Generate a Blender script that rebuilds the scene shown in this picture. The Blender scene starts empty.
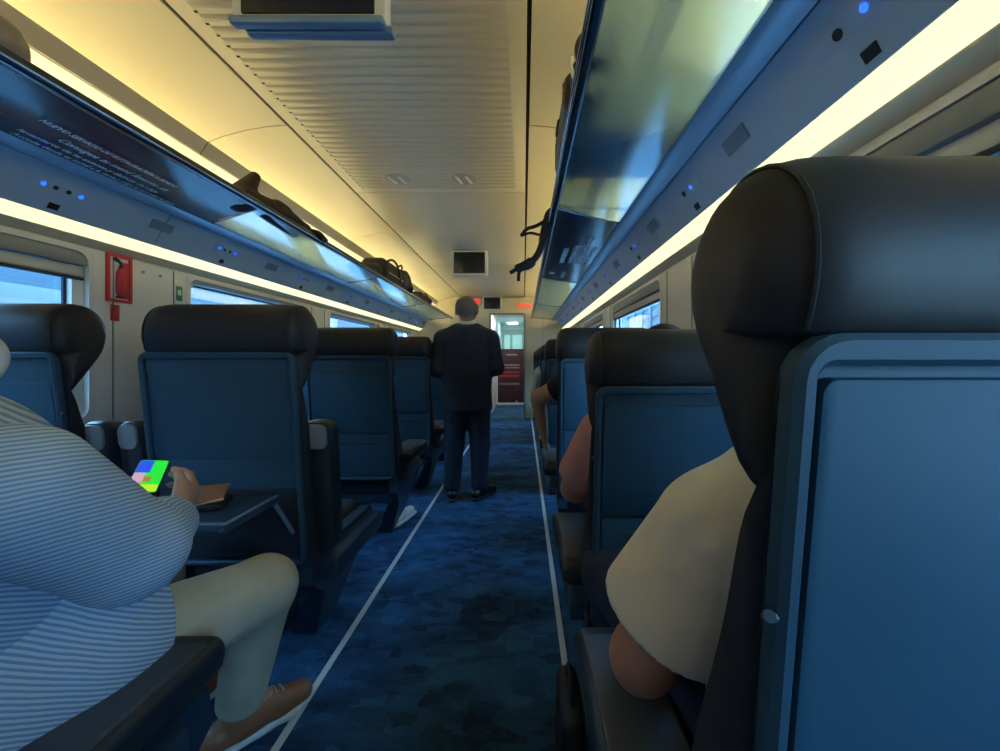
import bpy, bmesh, math, random
import numpy as np
from mathutils import Vector, Matrix, Quaternion

random.seed(7)
scene = bpy.context.scene
COL = scene.collection
PI = math.pi

# ------------------------------------------------------------------ camera, sky, lamps, exposure
EYE = 1.10
cam_data = bpy.data.cameras.new('camera')
cam_data.sensor_width = 36.0
cam_data.lens = 400.0 / 1000.0 * 36.0
cam_data.shift_x = -0.0235
cam_data.shift_y = -0.0155
cam_data.clip_start = 0.02
cam = bpy.data.objects.new('camera', cam_data)
COL.objects.link(cam)
cam.location = (0, 0, EYE)
cam.rotation_euler = (PI / 2, 0, 0)
scene.camera = cam

world = bpy.data.worlds.new('sky')
scene.world = world
world.use_nodes = True
wn = world.node_tree
wn.nodes.clear()
w_out = wn.nodes.new('ShaderNodeOutputWorld')
w_bg = wn.nodes.new('ShaderNodeBackground')
w_tc = wn.nodes.new('ShaderNodeTexCoord')
w_sep = wn.nodes.new('ShaderNodeSeparateXYZ')
w_ramp = wn.nodes.new('ShaderNodeValToRGB')
w_ramp.color_ramp.elements[0].position = 0.0
w_ramp.color_ramp.elements[0].color = (0.42, 0.72, 0.94, 1)
w_ramp.color_ramp.elements[1].position = 0.6
w_ramp.color_ramp.elements[1].color = (0.20, 0.53, 0.92, 1)
wn.links.new(w_tc.outputs['Generated'], w_sep.inputs[0])
wn.links.new(w_sep.outputs['Z'], w_ramp.inputs[0])
wn.links.new(w_ramp.outputs[0], w_bg.inputs['Color'])
wn.links.new(w_bg.outputs[0], w_out.inputs[0])
w_bg.inputs['Strength'].default_value = 9.5

COVE_POWER = 4.7        # warm lamps on top of the luggage racks, one per module and side
STRIP_STRENGTH = .78     # warm light strips above the windows
VESTIBULE_POWER = 7.0
scene.view_settings.view_transform = 'Standard'
scene.view_settings.look = 'None'
scene.view_settings.exposure = 1.0
scene.view_settings.gamma = 1.0
scene.view_settings.use_curve_mapping = False
scene.cycles.use_denoising = True
scene.cycles.max_bounces = 10
scene.cycles.diffuse_bounces = 6
scene.cycles.transparent_max_bounces = 16
scene.cycles.caustics_reflective = False
scene.cycles.caustics_refractive = False
scene.cycles.sample_clamp_indirect = 6.0

# carriage cross-section: CX is the middle of the carriage, u the distance from it
CX = -0.593
Y0, Y1 = -2.0, 7.6          # rear end, bulkhead
MODULES = [-3.15, -1.40, 0.32, 2.05, 3.75, 5.50]
WARM = (1.0, 0.78, 0.34)

def lamp(name, loc, direction, sx, sy, power, color):
    d = bpy.data.lights.new(name, 'AREA')
    d.shape = 'RECTANGLE'
    d.size, d.size_y, d.energy, d.color = sx, sy, power, color
    o = bpy.data.objects.new(name, d)
    COL.objects.link(o)
    o.location = loc
    # local -Z looks along direction, local Y along the carriage
    z = -Vector(direction).normalized()
    yv = Vector((0, 1, 0))
    x = yv.cross(z).normalized()
    m = Matrix((x, yv, z)).transposed()
    o.rotation_euler = m.to_euler()
    return o

for side in (-1, 1):
    for k in range(len(MODULES)):
        ya = max(MODULES[k], Y0 + .1)
        yb = MODULES[k + 1] if k + 1 < len(MODULES) else 7.5
        lamp('cove_lamp', (CX + side * 1.20, (ya + yb) / 2, 1.90), (-side * .25, 0, 1), .05, (yb - ya) - .08,
             COVE_POWER * (yb - ya) / 1.75, WARM)
lamp('vestibule_lamp', (-0.3, 8.7, 2.10), (0, 0, -1), .3, .8, VESTIBULE_POWER, (1.0, .95, .85))
lamp('vestibule_lamp', (-0.3, 10.8, 2.10), (0, 0, -1), .5, .9, VESTIBULE_POWER * 1.6, (.9, 1.0, .98))

# ------------------------------------------------------------------ helpers: materials
def mat(name, col, rough=.5, metal=0.0, var=0.0, scale=8.0, bump=0.0, bscale=200.0, spec=.5, emit=None, estr=0.0, coat=0.0, bdist=.002):
    m = bpy.data.materials.new(name)
    m.use_nodes = True
    nt = m.node_tree
    b = nt.nodes['Principled BSDF']
    b.inputs['Base Color'].default_value = (*col, 1)
    b.inputs['Roughness'].default_value = rough
    b.inputs['Metallic'].default_value = metal
    b.inputs['Specular IOR Level'].default_value = spec
    if coat:
        b.inputs['Coat Weight'].default_value = coat
    if emit:
        b.inputs['Emission Color'].default_value = (*emit, 1)
        b.inputs['Emission Strength'].default_value = estr
    tc = nt.nodes.new('ShaderNodeTexCoord')
    if var > 0:
        n = nt.nodes.new('ShaderNodeTexNoise')
        n.inputs['Scale'].default_value = scale
        n.inputs['Detail'].default_value = 4
        r = nt.nodes.new('ShaderNodeValToRGB')
        r.color_ramp.elements[0].position = .3
        r.color_ramp.elements[1].position = .7
        r.color_ramp.elements[0].color = (*[c * (1 - var) for c in col], 1)
        r.color_ramp.elements[1].color = (*[min(1, c * (1 + var)) for c in col], 1)
        nt.links.new(tc.outputs['Object'], n.inputs['Vector'])
        nt.links.new(n.outputs['Fac'], r.inputs[0])
        nt.links.new(r.outputs[0], b.inputs['Base Color'])
    if bump > 0:
        n2 = nt.nodes.new('ShaderNodeTexNoise')
        n2.inputs['Scale'].default_value = bscale
        bp = nt.nodes.new('ShaderNodeBump')
        bp.inputs['Strength'].default_value = bump
        bp.inputs['Distance'].default_value = bdist
        nt.links.new(tc.outputs['Object'], n2.inputs['Vector'])
        nt.links.new(n2.outputs['Fac'], bp.inputs['Height'])
        nt.links.new(bp.outputs[0], b.inputs['Normal'])
    return m

def glassy(name, tint, trans=.8, rough=.05, diff=(.5, .5, .5), gloss=.12, milk=0.0, fres=.55):
    """thin sheet: part clear, part milky, part mirror"""
    m = bpy.data.materials.new(name)
    m.use_nodes = True
    nt = m.node_tree
    nt.nodes.clear()
    out = nt.nodes.new('ShaderNodeOutputMaterial')
    t = nt.nodes.new('ShaderNodeBsdfTransparent')
    t.inputs[0].default_value = (*tint, 1)
    d = nt.nodes.new('ShaderNodeBsdfDiffuse')
    d.inputs[0].default_value = (*diff, 1)
    g = nt.nodes.new('ShaderNodeBsdfGlossy')
    g.inputs['Color'].default_value = (.9, .95, 1, 1)
    g.inputs['Roughness'].default_value = rough
    tl_ = nt.nodes.new('ShaderNodeBsdfTranslucent')
    tl_.inputs[0].default_value = (*diff, 1)
    dm = nt.nodes.new('ShaderNodeMixShader')
    dm.inputs[0].default_value = milk
    nt.links.new(d.outputs[0], dm.inputs[1]); nt.links.new(tl_.outputs[0], dm.inputs[2])
    mx = nt.nodes.new('ShaderNodeMixShader')
    mx.inputs[0].default_value = trans
    nt.links.new(dm.outputs[0], mx.inputs[1])
    nt.links.new(t.outputs[0], mx.inputs[2])
    fr = nt.nodes.new('ShaderNodeLayerWeight')
    fr.inputs['Blend'].default_value = .35
    mul = nt.nodes.new('ShaderNodeMath')
    mul.operation = 'MULTIPLY_ADD'
    mul.inputs[1].default_value = fres
    mul.inputs[2].default_value = gloss
    pw_ = nt.nodes.new('ShaderNodeMath'); pw_.operation = 'POWER'; pw_.inputs[1].default_value = 2.5
    fr.inputs['Blend'].default_value = .5
    nt.links.new(fr.outputs['Facing'], pw_.inputs[0])
    nt.links.new(pw_.outputs[0], mul.inputs[0])
    m2 = nt.nodes.new('ShaderNodeMixShader')
    nt.links.new(mul.outputs[0], m2.inputs[0])
    nt.links.new(mx.outputs[0], m2.inputs[1])
    nt.links.new(g.outputs[0], m2.inputs[2])
    nt.links.new(m2.outputs[0], out.inputs[0])
    return m

def glow(name, col, strength):
    return mat(name, (.04, .04, .04), .4, emit=col, estr=strength)

def carpet_mat():
    m = mat('navy_carpet', (.02, .06, .13), .95, bump=.5, bscale=900, spec=.1)
    nt = m.node_tree
    b = nt.nodes['Principled BSDF']
    tc = nt.nodes['Texture Coordinate']
    n = nt.nodes.new('ShaderNodeTexNoise'); n.inputs['Scale'].default_value = 3.2; n.inputs['Detail'].default_value = 3
    v = nt.nodes.new('ShaderNodeTexVoronoi'); v.distance = 'CHEBYCHEV'; v.inputs['Scale'].default_value = 16
    n3 = nt.nodes.new('ShaderNodeTexNoise'); n3.inputs['Scale'].default_value = 60
    mp = nt.nodes.new('ShaderNodeMapping'); mp.inputs['Scale'].default_value = (.8, 1.5, 1)
    nt.links.new(tc.outputs['Object'], mp.inputs[0])
    for q in (n, v, n3):
        nt.links.new(mp.outputs[0], q.inputs['Vector'])
    mx = nt.nodes.new('ShaderNodeMix'); mx.data_type = 'RGBA'; mx.inputs[0].default_value = .30
    nt.links.new(n.outputs['Fac'], mx.inputs[6]); nt.links.new(v.outputs['Color'], mx.inputs[7])
    mx2 = nt.nodes.new('ShaderNodeMix'); mx2.data_type = 'RGBA'; mx2.inputs[0].default_value = .18
    nt.links.new(mx.outputs[2], mx2.inputs[6]); nt.links.new(n3.outputs['Fac'], mx2.inputs[7])
    r = nt.nodes.new('ShaderNodeValToRGB')
    r.color_ramp.elements[0].position = .36; r.color_ramp.elements[0].color = (.020, .040, .090, 1)
    r.color_ramp.elements[1].position = .66; r.color_ramp.elements[1].color = (.040, .15, .30, 1)
    nt.links.new(mx2.outputs[2], r.inputs[0])
    nt.links.new(r.outputs[0], b.inputs['Base Color'])
    return m

def stripe_mat(name, rot, period, c1, c2):
    m = mat(name, c1, .85, spec=.2)
    nt = m.node_tree
    b = nt.nodes['Principled BSDF']
    tc = nt.nodes['Texture Coordinate']
    mp = nt.nodes.new('ShaderNodeMapping'); mp.inputs['Rotation'].default_value = rot
    n = nt.nodes.new('ShaderNodeTexNoise'); n.inputs['Scale'].default_value = 9
    w = nt.nodes.new('ShaderNodeTexWave'); w.bands_direction = 'Z'
    w.inputs['Scale'].default_value = 1.0 / period * .314 / 1.0
    w.inputs['Distortion'].default_value = 1.2
    w.inputs['Detail Scale'].default_value = .6
    r = nt.nodes.new('ShaderNodeValToRGB')
    r.color_ramp.elements[0].position = .35; r.color_ramp.elements[0].color = (*c1, 1)
    r.color_ramp.elements[1].position = .6; r.color_ramp.elements[1].color = (*c2, 1)
    nt.links.new(tc.outputs['Object'], mp.inputs[0])
    nt.links.new(mp.outputs[0], w.inputs['Vector'])
    nt.links.new(w.outputs['Fac'], r.inputs[0])
    nt.links.new(r.outputs[0], b.inputs['Base Color'])
    return m

M = {}
M['carpet'] = carpet_mat()
M['line'] = mat('aisle_line', (.62, .66, .66), .5)
M['ceiling'] = mat('cream_ceiling', (.67, .60, .39), .42, var=.02, scale=2)
M['ceiling_mid'] = mat('beige_ceiling_panel', (.50, .47, .36), .42, var=.02, scale=2)
M['taupe'] = mat('shade_toned_cove_lip', (.40, .36, .27), .5)  # cove lip's shade is put into this darker tone; vent grilles reuse it
M['gap'] = mat('dark_gap', (.03, .025, .02), .8)
M['wall'] = mat('pale_wall', (.72, .73, .70), .45, var=.02, scale=3)
M['wall_end'] = mat('cream_partition', (.60, .55, .38), .5, var=.03, scale=3)
M['grey'] = mat('grey_trim', (.22, .25, .28), .45)
M['white_trim'] = mat('white_trim', (.66, .68, .68), .4)
M['blind'] = mat('cream_blind', (.62, .63, .58), .6)
M['rubber'] = mat('black_rubber', (.012, .02, .03), .6)
M['pane'] = glassy('window_pane', (.88, .95, 1.0), .97, .02, (.3, .4, .5), .03)
M['panel'] = mat('blue_grey_service_panel', (.36, .52, .70), .34, var=.03, scale=2)
M['rail'] = mat('blue_metal_rail', (.28, .42, .56), .30, .15)
M['rim'] = mat('dark_chrome_rim', (.10, .13, .16), .22, .9)
M['rim_edge'] = mat('bright_chrome_edge', (.75, .78, .80), .12, 1.0)
M['shelf_glass'] = glassy('frosted_shelf_glass', (.68, .84, .88), .58, .15, (.48, .64, .68), .05, milk=.75, fres=.95)
M['advert'] = mat('dark_printed_glass', (.016, .022, .05), .20, var=.25, scale=2)
M['ink'] = mat('pale_print', (.80, .82, .85), .6)
M['ink_red'] = mat('red_print', (.65, .02, .03), .6)
M['strip'] = glow('warm_light_strip', (1.0, .88, .45), STRIP_STRENGTH)
M['trough'] = mat('cream_light_trough', (.66, .58, .40), .5)
M['led'] = glow('blue_button_light', (.01, .08, 1.0), 1.6)
M['black'] = mat('black_plastic', (.012, .013, .016), .4)
M['label_plate'] = mat('seat_number_plate', (.16, .26, .38), .5)
M['leather'] = mat('dark_leather', (.020, .019, .021), .50, spec=.35, bump=.05, bscale=500, var=.12, scale=14)
M['shell'] = mat('navy_seat_shell', (.026, .072, .118), .52, spec=.3, bump=.04, bscale=700, var=.06, scale=6)
M['tray'] = mat('navy_tray_table', (.024, .078, .130), .55, spec=.25, bump=.04, bscale=700, var=.06, scale=6)
M['fabric'] = mat('dark_seat_fabric', (.012, .016, .028), .85, bump=.4, bscale=500)
M['arm'] = mat('charcoal_armrest', (.018, .026, .038), .36, bump=.1, bscale=400)
M['pad'] = mat('grey_arm_pad', (.060, .074, .088), .4)
M['base'] = mat('dark_blue_base', (.018, .042, .075), .42)
M['chrome'] = mat('satin_metal', (.5, .52, .55), .3, 1.0)
M['red'] = mat('red_paint', (.55, .02, .03), .4)
M['white'] = mat('white_paint', (.75, .75, .73), .5)
M['green'] = mat('green_sign', (.02, .28, .12), .5)
M['screen_off'] = mat('switched_off_screen', (.010, .012, .020), .15)
M['housing'] = mat('blue_grey_housing', (.15, .24, .34), .35)
M['housing_light'] = mat('pale_housing', (.55, .56, .50), .4)
M['skin'] = mat('tan_skin', (.52, .29, .19), .5, var=.06, scale=20)
M['skin_dark'] = mat('weathered_skin', (.30, .17, .11), .5, var=.06, scale=20)
M['skin_pink'] = mat('rosy_skin', (.50, .26, .18), .5, var=.06, scale=20)
M['hair_grey'] = mat('short_grey_hair', (.17, .13, .10), .8, bump=.6, bscale=300)
M['hair_dark'] = mat('dark_hair', (.015, .012, .012), .6, bump=.6, bscale=250)
M['eye'] = mat('eye_white', (.7, .7, .68), .2)
M['iris'] = mat('dark_iris', (.02, .015, .01), .2)
M['lips'] = mat('lips', (.36, .14, .11), .5)
M['suit'] = mat('navy_suit_cloth', (.011, .016, .030), .8, bump=.6, bscale=8, bdist=.04)
M['suit_trousers'] = mat('navy_suit_trousers', (.010, .019, .038), .8, bump=.6, bscale=9, bdist=.04)
M['shirt_white'] = mat('white_shirt', (.74, .72, .66), .8)
M['tee'] = mat('cream_tshirt', (.84, .76, .64), .85, bump=.55, bscale=9, bdist=.035)
M['pink'] = mat('pink_shirt', (.60, .30, .28), .85, bump=.5, bscale=12, bdist=.03)
M['black_cloth'] = mat('black_cloth', (.012, .012, .016), .85)
M['khaki'] = mat('khaki_cotton', (.52, .48, .36), .85, var=.08, scale=10, bump=.5, bscale=10, bdist=.03)
M['denim'] = mat('dark_jeans', (.015, .022, .05), .85)
M['tan_leather'] = mat('tan_shoe_leather', (.30, .12, .055), .45, var=.15, scale=25)
M['black_leather'] = mat('black_shoe_leather', (.01, .01, .012), .3)
M['sole'] = mat('pale_rubber_sole', (.62, .66, .64), .6)
M['stripe_sleeve'] = stripe_mat('striped_sleeve_cotton', (.10, .22, 0), .0062, (.25, .41, .64), (.55, .67, .79))
M['stripe_body'] = stripe_mat('striped_shirt_cotton', (.55, -.35, 0), .0068, (.22, .38, .64), (.54, .67, .80))
M['bag_brown'] = mat('brown_bag_cloth', (.030, .019, .012), .8, var=.3, scale=20, bump=.4, bscale=120)
M['bag_black'] = mat('black_bag_nylon', (.006, .006, .007), .6, var=.2, scale=30, bump=.5, bscale=90)
M['bag_beige'] = mat('beige_bag_cloth', (.28, .24, .18), .8, var=.15, scale=18)
M['case_blue'] = mat('blue_suitcase_shell', (.016, .085, .15), .4, bump=.2, bscale=120)
M['cloth_grey'] = mat('grey_jacket_cloth', (.03, .03, .035), .9, bump=.4, bscale=200)
M['cloth_tan'] = mat('tan_knit', (.10, .065, .04), .9, bump=.4, bscale=200)

# ------------------------------------------------------------------ helpers: objects
def tag(o, label=None, cat=None, group=None, kind=None):
    if label: o['label'] = label
    if cat: o['category'] = cat
    if group: o['group'] = group
    if kind: o['kind'] = kind
    return o

def empty(name, loc=(0, 0, 0), rz=0.0):
    o = bpy.data.objects.new(name, None)
    o.empty_display_size = .05
    COL.objects.link(o)
    o.location = loc
    o.rotation_euler = (0, 0, rz)
    return o

def link_mesh(name, me, m=None, parent=None, loc=(0, 0, 0), angle=40):
    if m is not None and not me.materials:
        me.materials.append(m)
    o = bpy.data.objects.new(name, me)
    COL.objects.link(o)
    o.location = loc
    if parent is not None:
        o.parent = parent
    return o

class G:
    """collects geometry for ONE mesh object"""
    def __init__(s):
        s.v, s.f = [], []
    def raw(s, v, f):
        n = len(s.v)
        s.v += [tuple(p) for p in v]
        s.f += [tuple(i + n for i in q) for q in f]
        return s
    def rings(s, rings, cap=True, close=False):
        n0 = len(s.v); k = len(rings[0])
        for r in rings:
            s.v += [tuple(p) for p in r]
        m = len(rings)
        for i in range(m - 1 + (1 if close else 0)):
            a = n0 + i * k; b = n0 + ((i + 1) % m) * k
            for j in range(k):
                s.f.append((a + j, a + (j + 1) % k, b + (j + 1) % k, b + j))
        if cap and not close:
            s.f.append(tuple(n0 + j for j in range(k))[::-1])
            s.f.append(tuple(n0 + (m - 1) * k + j for j in range(k)))
        return s
    def box(s, x0, x1, y0, y1, z0, z1, b=0.0, fn=None):
        """box, edges along y chamfered by b (and the ends too)"""
        if b <= 0:
            v = [(x, y, z) for x in (x0, x1) for y in (y0, y1) for z in (z0, z1)]
            if fn: v = [fn(p) for p in v]
            return s.raw(v, [(0, 1, 3, 2), (4, 6, 7, 5), (0, 4, 5, 1), (2, 3, 7, 6), (0, 2, 6, 4), (1, 5, 7, 3)])
        return s.slab(lambda i: rrect(x0 + i, x1 - i, z0 + i, z1 - i, max(b - i, .0006), 2), y0, y1, b, fn)
    def slab(s, outline, y0, y1, b, fn=None):
        """outline(inset) in the xz plane, extruded along y with rounded rims"""
        rs = []
        for i, y in ((b, y0), (b * .3, y0 + b * .3), (0, y0 + b), (0, y1 - b), (b * .3, y1 - b * .3), (b, y1)):
            r = [(x, y, z) for x, z in outline(i)]
            rs.append([fn(p) for p in r] if fn else r)
        return s.rings(rs)
    def tube(s, pts, r, n=8, cap=True):
        pts = [Vector(p) for p in pts]
        rs = r if isinstance(r, (list, tuple)) else [r] * len(pts)
        rings = []
        up = None
        for i, p in enumerate(pts):
            t = (pts[min(i + 1, len(pts) - 1)] - pts[max(i - 1, 0)]).normalized()
            if up is None:
                up = Vector((0, 0, 1)) if abs(t.z) < .9 else Vector((1, 0, 0))
            a = t.cross(up).normalized()
            b = a.cross(t).normalized()
            up = b
            rings.append([p + (a * math.cos(q) + b * math.sin(q)) * rs[i] for q in [2 * PI * j / n for j in range(n)]])
        return s.rings(rings, cap)
    def disc(s, c, axis, r, d, n=16):
        c = Vector(c); a = Vector(axis).normalized()
        return s.tube([c, c + a * d * .5, c + a * d], [r, r, r * .92], n)
    def build(s, name, m, parent=None, loc=(0, 0, 0), smooth=True, angle=35, off=None):
        me = bpy.data.meshes.new(name)
        v = s.v
        if off is not None:
            v = [(p[0] - off[0], p[1] - off[1], p[2] - off[2]) for p in v]
        me.from_pydata(v, [], s.f)
        me.update()
        bm = bmesh.new(); bm.from_mesh(me)
        bmesh.ops.recalc_face_normals(bm, faces=bm.faces)
        bm.to_mesh(me); bm.free()
        if smooth:
            for p in me.polygons: p.use_smooth = True
            me.set_sharp_from_angle(angle=math.radians(angle))
        return link_mesh(name, me, m, parent, loc)

def rrect(x0, x1, z0, z1, r, n=5):
    r = min(r, (x1 - x0) / 2 - 1e-4, (z1 - z0) / 2 - 1e-4)
    r = max(r, 1e-4)
    pts = []
    for cx, cz, a0 in ((x1 - r, z1 - r, 0), (x0 + r, z1 - r, PI / 2), (x0 + r, z0 + r, PI), (x1 - r, z0 + r, 1.5 * PI)):
        for i in range(n + 1):
            a = a0 + PI / 2 * i / n
            pts.append((cx + r * math.cos(a), cz + r * math.sin(a)))
    return pts

def smooth_loop(pts, k=4):
    out = []
    n = len(pts)
    for i in range(n):
        p0, p1, p2, p3 = (np.array(pts[(i + j - 1) % n], float) for j in range(4))
        for q in range(k):
            t = q / k
            out.append(tuple(.5 * ((2 * p1) + (-p0 + p2) * t + (2 * p0 - 5 * p1 + 4 * p2 - p3) * t * t + (-p0 + 3 * p1 - 3 * p2 + p3) * t ** 3)))
    return out

def smooth_path(pts, k=5):
    P = [np.array(p, float) for p in pts]
    P = [2 * P[0] - P[1]] + P + [2 * P[-1] - P[-2]]
    out = []
    for i in range(1, len(P) - 2):
        p0, p1, p2, p3 = P[i - 1:i + 3]
        for q in range(k):
            t = q / k
            out.append(tuple(.5 * ((2 * p1) + (-p0 + p2) * t + (2 * p0 - 5 * p1 + 4 * p2 - p3) * t * t + (-p0 + 3 * p1 - 3 * p2 + p3) * t ** 3)))
    out.append(tuple(P[-2]))
    return out

def copy_tree(o, parent=None):
    c = o.copy()
    COL.objects.link(c)
    if parent is not None:
        c.parent = parent
    for ch in list(o.children):
        copy_tree(ch, c)
    return c

def text(name, body, size, m, parent, loc, xdir, ydir, align='LEFT', extrude=.0004, sx=1.0, bold=0.0):
    cu = bpy.data.curves.new(name, 'FONT')
    cu.body = body
    cu.size = size
    cu.align_x = align
    cu.extrude = extrude
    cu.offset = bold
    cu.resolution_u = 2
    cu.materials.append(m)
    o = bpy.data.objects.new(name, cu)
    COL.objects.link(o)
    bpy.context.view_layer.update()
    me = bpy.data.meshes.new_from_object(o.evaluated_get(bpy.context.evaluated_depsgraph_get()))
    bpy.data.objects.remove(o)
    if not me.materials: me.materials.append(m)
    o = bpy.data.objects.new(name, me)
    COL.objects.link(o)
    x = Vector(xdir).normalized(); y = Vector(ydir).normalized(); z = x.cross(y)
    mt = Matrix((x, y, z)).transposed()
    o.rotation_euler = mt.to_euler()
    o.location = loc
    o.scale = (sx, 1, 1)
    if parent is not None: o.parent = parent
    return o

# ------------------------------------------------------------------ helpers: smooth bodies from distance fields
class Field:
    def __init__(s, lo, hi, h):
        s.h = h
        s.lo = np.array(lo, float) - 3 * h
        n = np.ceil((np.array(hi, float) + 3 * h - s.lo) / h).astype(int) + 1
        s.ax = [s.lo[i] + h * np.arange(n[i]) for i in range(3)]
        s.F = np.full(tuple(n), 10.0, np.float32)
    def sub(s, lo, hi):
        sl = []
        for i in range(3):
            a = int(np.clip(math.floor((lo[i] - s.lo[i]) / s.h), 0, len(s.ax[i])))
            b = int(np.clip(math.ceil((hi[i] - s.lo[i]) / s.h) + 1, 0, len(s.ax[i])))
            sl.append(slice(a, b))
        return tuple(sl)
    def add(s, prim, k=.02):
        lo, hi, fn = prim
        pad = k + 3 * s.h
        sl = s.sub(np.array(lo) - pad, np.array(hi) + pad)
        X = s.ax[0][sl[0]][:, None, None]; Y = s.ax[1][sl[1]][None, :, None]; Z = s.ax[2][sl[2]][None, None, :]
        if X.size == 0 or Y.size == 0 or Z.size == 0: return
        d = fn(X, Y, Z)
        f = s.F[sl]
        hh = np.clip(.5 + .5 * (f - d) / k, 0, 1)
        s.F[sl] = f * (1 - hh) + d * hh - k * hh * (1 - hh)
    def cut(s, p, n):
        X = s.ax[0][:, None, None]; Y = s.ax[1][None, :, None]; Z = s.ax[2][None, None, :]
        s.F = np.maximum(s.F, (X - p[0]) * n[0] + (Y - p[1]) * n[1] + (Z - p[2]) * n[2])
    def mesh(s, name, off=(0, 0, 0)):
        F = s.F; S = F < 0
        nx, ny, nz = F.shape
        cnt = np.zeros((nx - 1, ny - 1, nz - 1), np.int8)
        for i in (0, 1):
            for j in (0, 1):
                for k in (0, 1):
                    cnt += S[i:nx - 1 + i, j:ny - 1 + j, k:nz - 1 + k]
        mask = (cnt > 0) & (cnt < 8)
        cells = np.argwhere(mask)
        idx = np.full(mask.shape, -1, np.int64)
        idx[mask] = np.arange(len(cells))
        acc = np.zeros((len(cells), 3)); num = np.zeros(len(cells))
        ci, cj, ck = cells.T
        for axis in range(3):
            o = [a for a in range(3) if a != axis]
            for p in (0, 1):
                for q in (0, 1):
                    d0 = [0, 0, 0]; d0[o[0]] = p; d0[o[1]] = q
                    d1 = list(d0); d1[axis] = 1
                    a = F[ci + d0[0], cj + d0[1], ck + d0[2]]; b = F[ci + d1[0], cj + d1[1], ck + d1[2]]
                    cr = (a < 0) != (b < 0)
                    t = np.where(cr, a / np.where(cr, a - b, 1), 0)
                    pos = np.tile(np.array(d0, float), (len(cells), 1)); pos[:, axis] += t
                    acc += pos * cr[:, None]; num += cr
        V = (cells + acc / num[:, None]) * s.h + s.lo - np.array(off)
        quads = []
        for axis in range(3):
            o = [a for a in range(3) if a != axis]
            sh = [slice(1, -1)] * 3
            a = [slice(None)] * 3; b = [slice(None)] * 3
            a[axis] = slice(0, -1); b[axis] = slice(1, None)
            ch = S[tuple(a)] != S[tuple(b)]
            e = np.argwhere(ch)
            ok = np.all((e[:, o] > 0), axis=1) & (e[:, o[0]] < F.shape[o[0]] - 1) & (e[:, o[1]] < F.shape[o[1]] - 1)
            e = e[ok]
            if not len(e): continue
            def cell(p, q):
                c = e.copy(); c[:, o[0]] -= p; c[:, o[1]] -= q
                return idx[c[:, 0], c[:, 1], c[:, 2]]
            qd = np.stack([cell(0, 0), cell(1, 0), cell(1, 1), cell(0, 1)], 1)
            ins = S[tuple(a)][tuple(e.T)]
            if axis == 1: ins = ~ins
            qd[~ins] = qd[~ins][:, ::-1]
            quads.append(qd)
        Q = np.concatenate(quads)
        Q = Q[(Q >= 0).all(1)]
        me = bpy.data.meshes.new(name)
        me.from_pydata(V.tolist(), [], Q.tolist())
        me.update()
        me.polygons.foreach_set('use_smooth', np.ones(len(me.polygons), bool))
        return me

def cone(a, b, ra, rb, flat=None, s=1.0, cut=False):
    a = np.array(a, float); b = np.array(b, float)
    R = max(ra, rb)
    lo = np.minimum(a, b) - R; hi = np.maximum(a, b) + R
    ab = b - a; L2 = max(float(ab @ ab), 1e-9); L = math.sqrt(L2)
    n = None if flat is None else np.array(flat, float) / np.linalg.norm(flat)
    def fn(X, Y, Z):
        px, py, pz = X - a[0], Y - a[1], Z - a[2]
        tr = (px * ab[0] + py * ab[1] + pz * ab[2]) / L2
        t = np.clip(tr, 0, 1)
        vx, vy, vz = px - t * ab[0], py - t * ab[1], pz - t * ab[2]
        d2 = vx * vx + vy * vy + vz * vz
        if n is not None:
            vn = vx * n[0] + vy * n[1] + vz * n[2]
            d2 = d2 + (s * s - 1) * vn * vn
        d = np.sqrt(d2) - (ra + t * (rb - ra))
        if cut:
            e_ = (tr - 1) * L; kk = .014
            hh = np.clip(.5 - .5 * (e_ - d) / kk, 0, 1)
            d = e_ * (1 - hh) + d * hh + kk * hh * (1 - hh)
        return d
    return lo, hi, fn

def ell(c, r, R=None):
    c = np.array(c, float); r = np.array(r, float)
    m = r.max()
    def fn(X, Y, Z):
        px, py, pz = X - c[0], Y - c[1], Z - c[2]
        if R is not None:
            q = np.array(R)
            px, py, pz = (px * q[0][0] + py * q[0][1] + pz * q[0][2], px * q[1][0] + py * q[1][1] + pz * q[1][2], px * q[2][0] + py * q[2][1] + pz * q[2][2])
        k0 = np.sqrt((px / r[0]) ** 2 + (py / r[1]) ** 2 + (pz / r[2]) ** 2)
        k1 = np.sqrt((px / r[0] ** 2) ** 2 + (py / r[1] ** 2) ** 2 + (pz / r[2] ** 2) ** 2) + 1e-9
        return k0 * (k0 - 1) / k1
    return c - m, c + m, fn

def rbox(c, hs, r, R=None):
    c = np.array(c, float); hs = np.array(hs, float)
    m = float(np.linalg.norm(hs)) if R is not None else None
    lo, hi = (c - hs, c + hs) if R is None else (c - m, c + m)
    def fn(X, Y, Z):
        px, py, pz = X - c[0], Y - c[1], Z - c[2]
        if R is not None:
            q = np.array(R)
            px, py, pz = (px * q[0][0] + py * q[0][1] + pz * q[0][2], px * q[1][0] + py * q[1][1] + pz * q[1][2], px * q[2][0] + py * q[2][1] + pz * q[2][2])
        qx, qy, qz = np.abs(px) - hs[0] + r, np.abs(py) - hs[1] + r, np.abs(pz) - hs[2] + r
        return np.sqrt(np.maximum(qx, 0) ** 2 + np.maximum(qy, 0) ** 2 + np.maximum(qz, 0) ** 2) + np.minimum(np.maximum(qx, np.maximum(qy, qz)), 0) - r
    return lo, hi, fn

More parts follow.
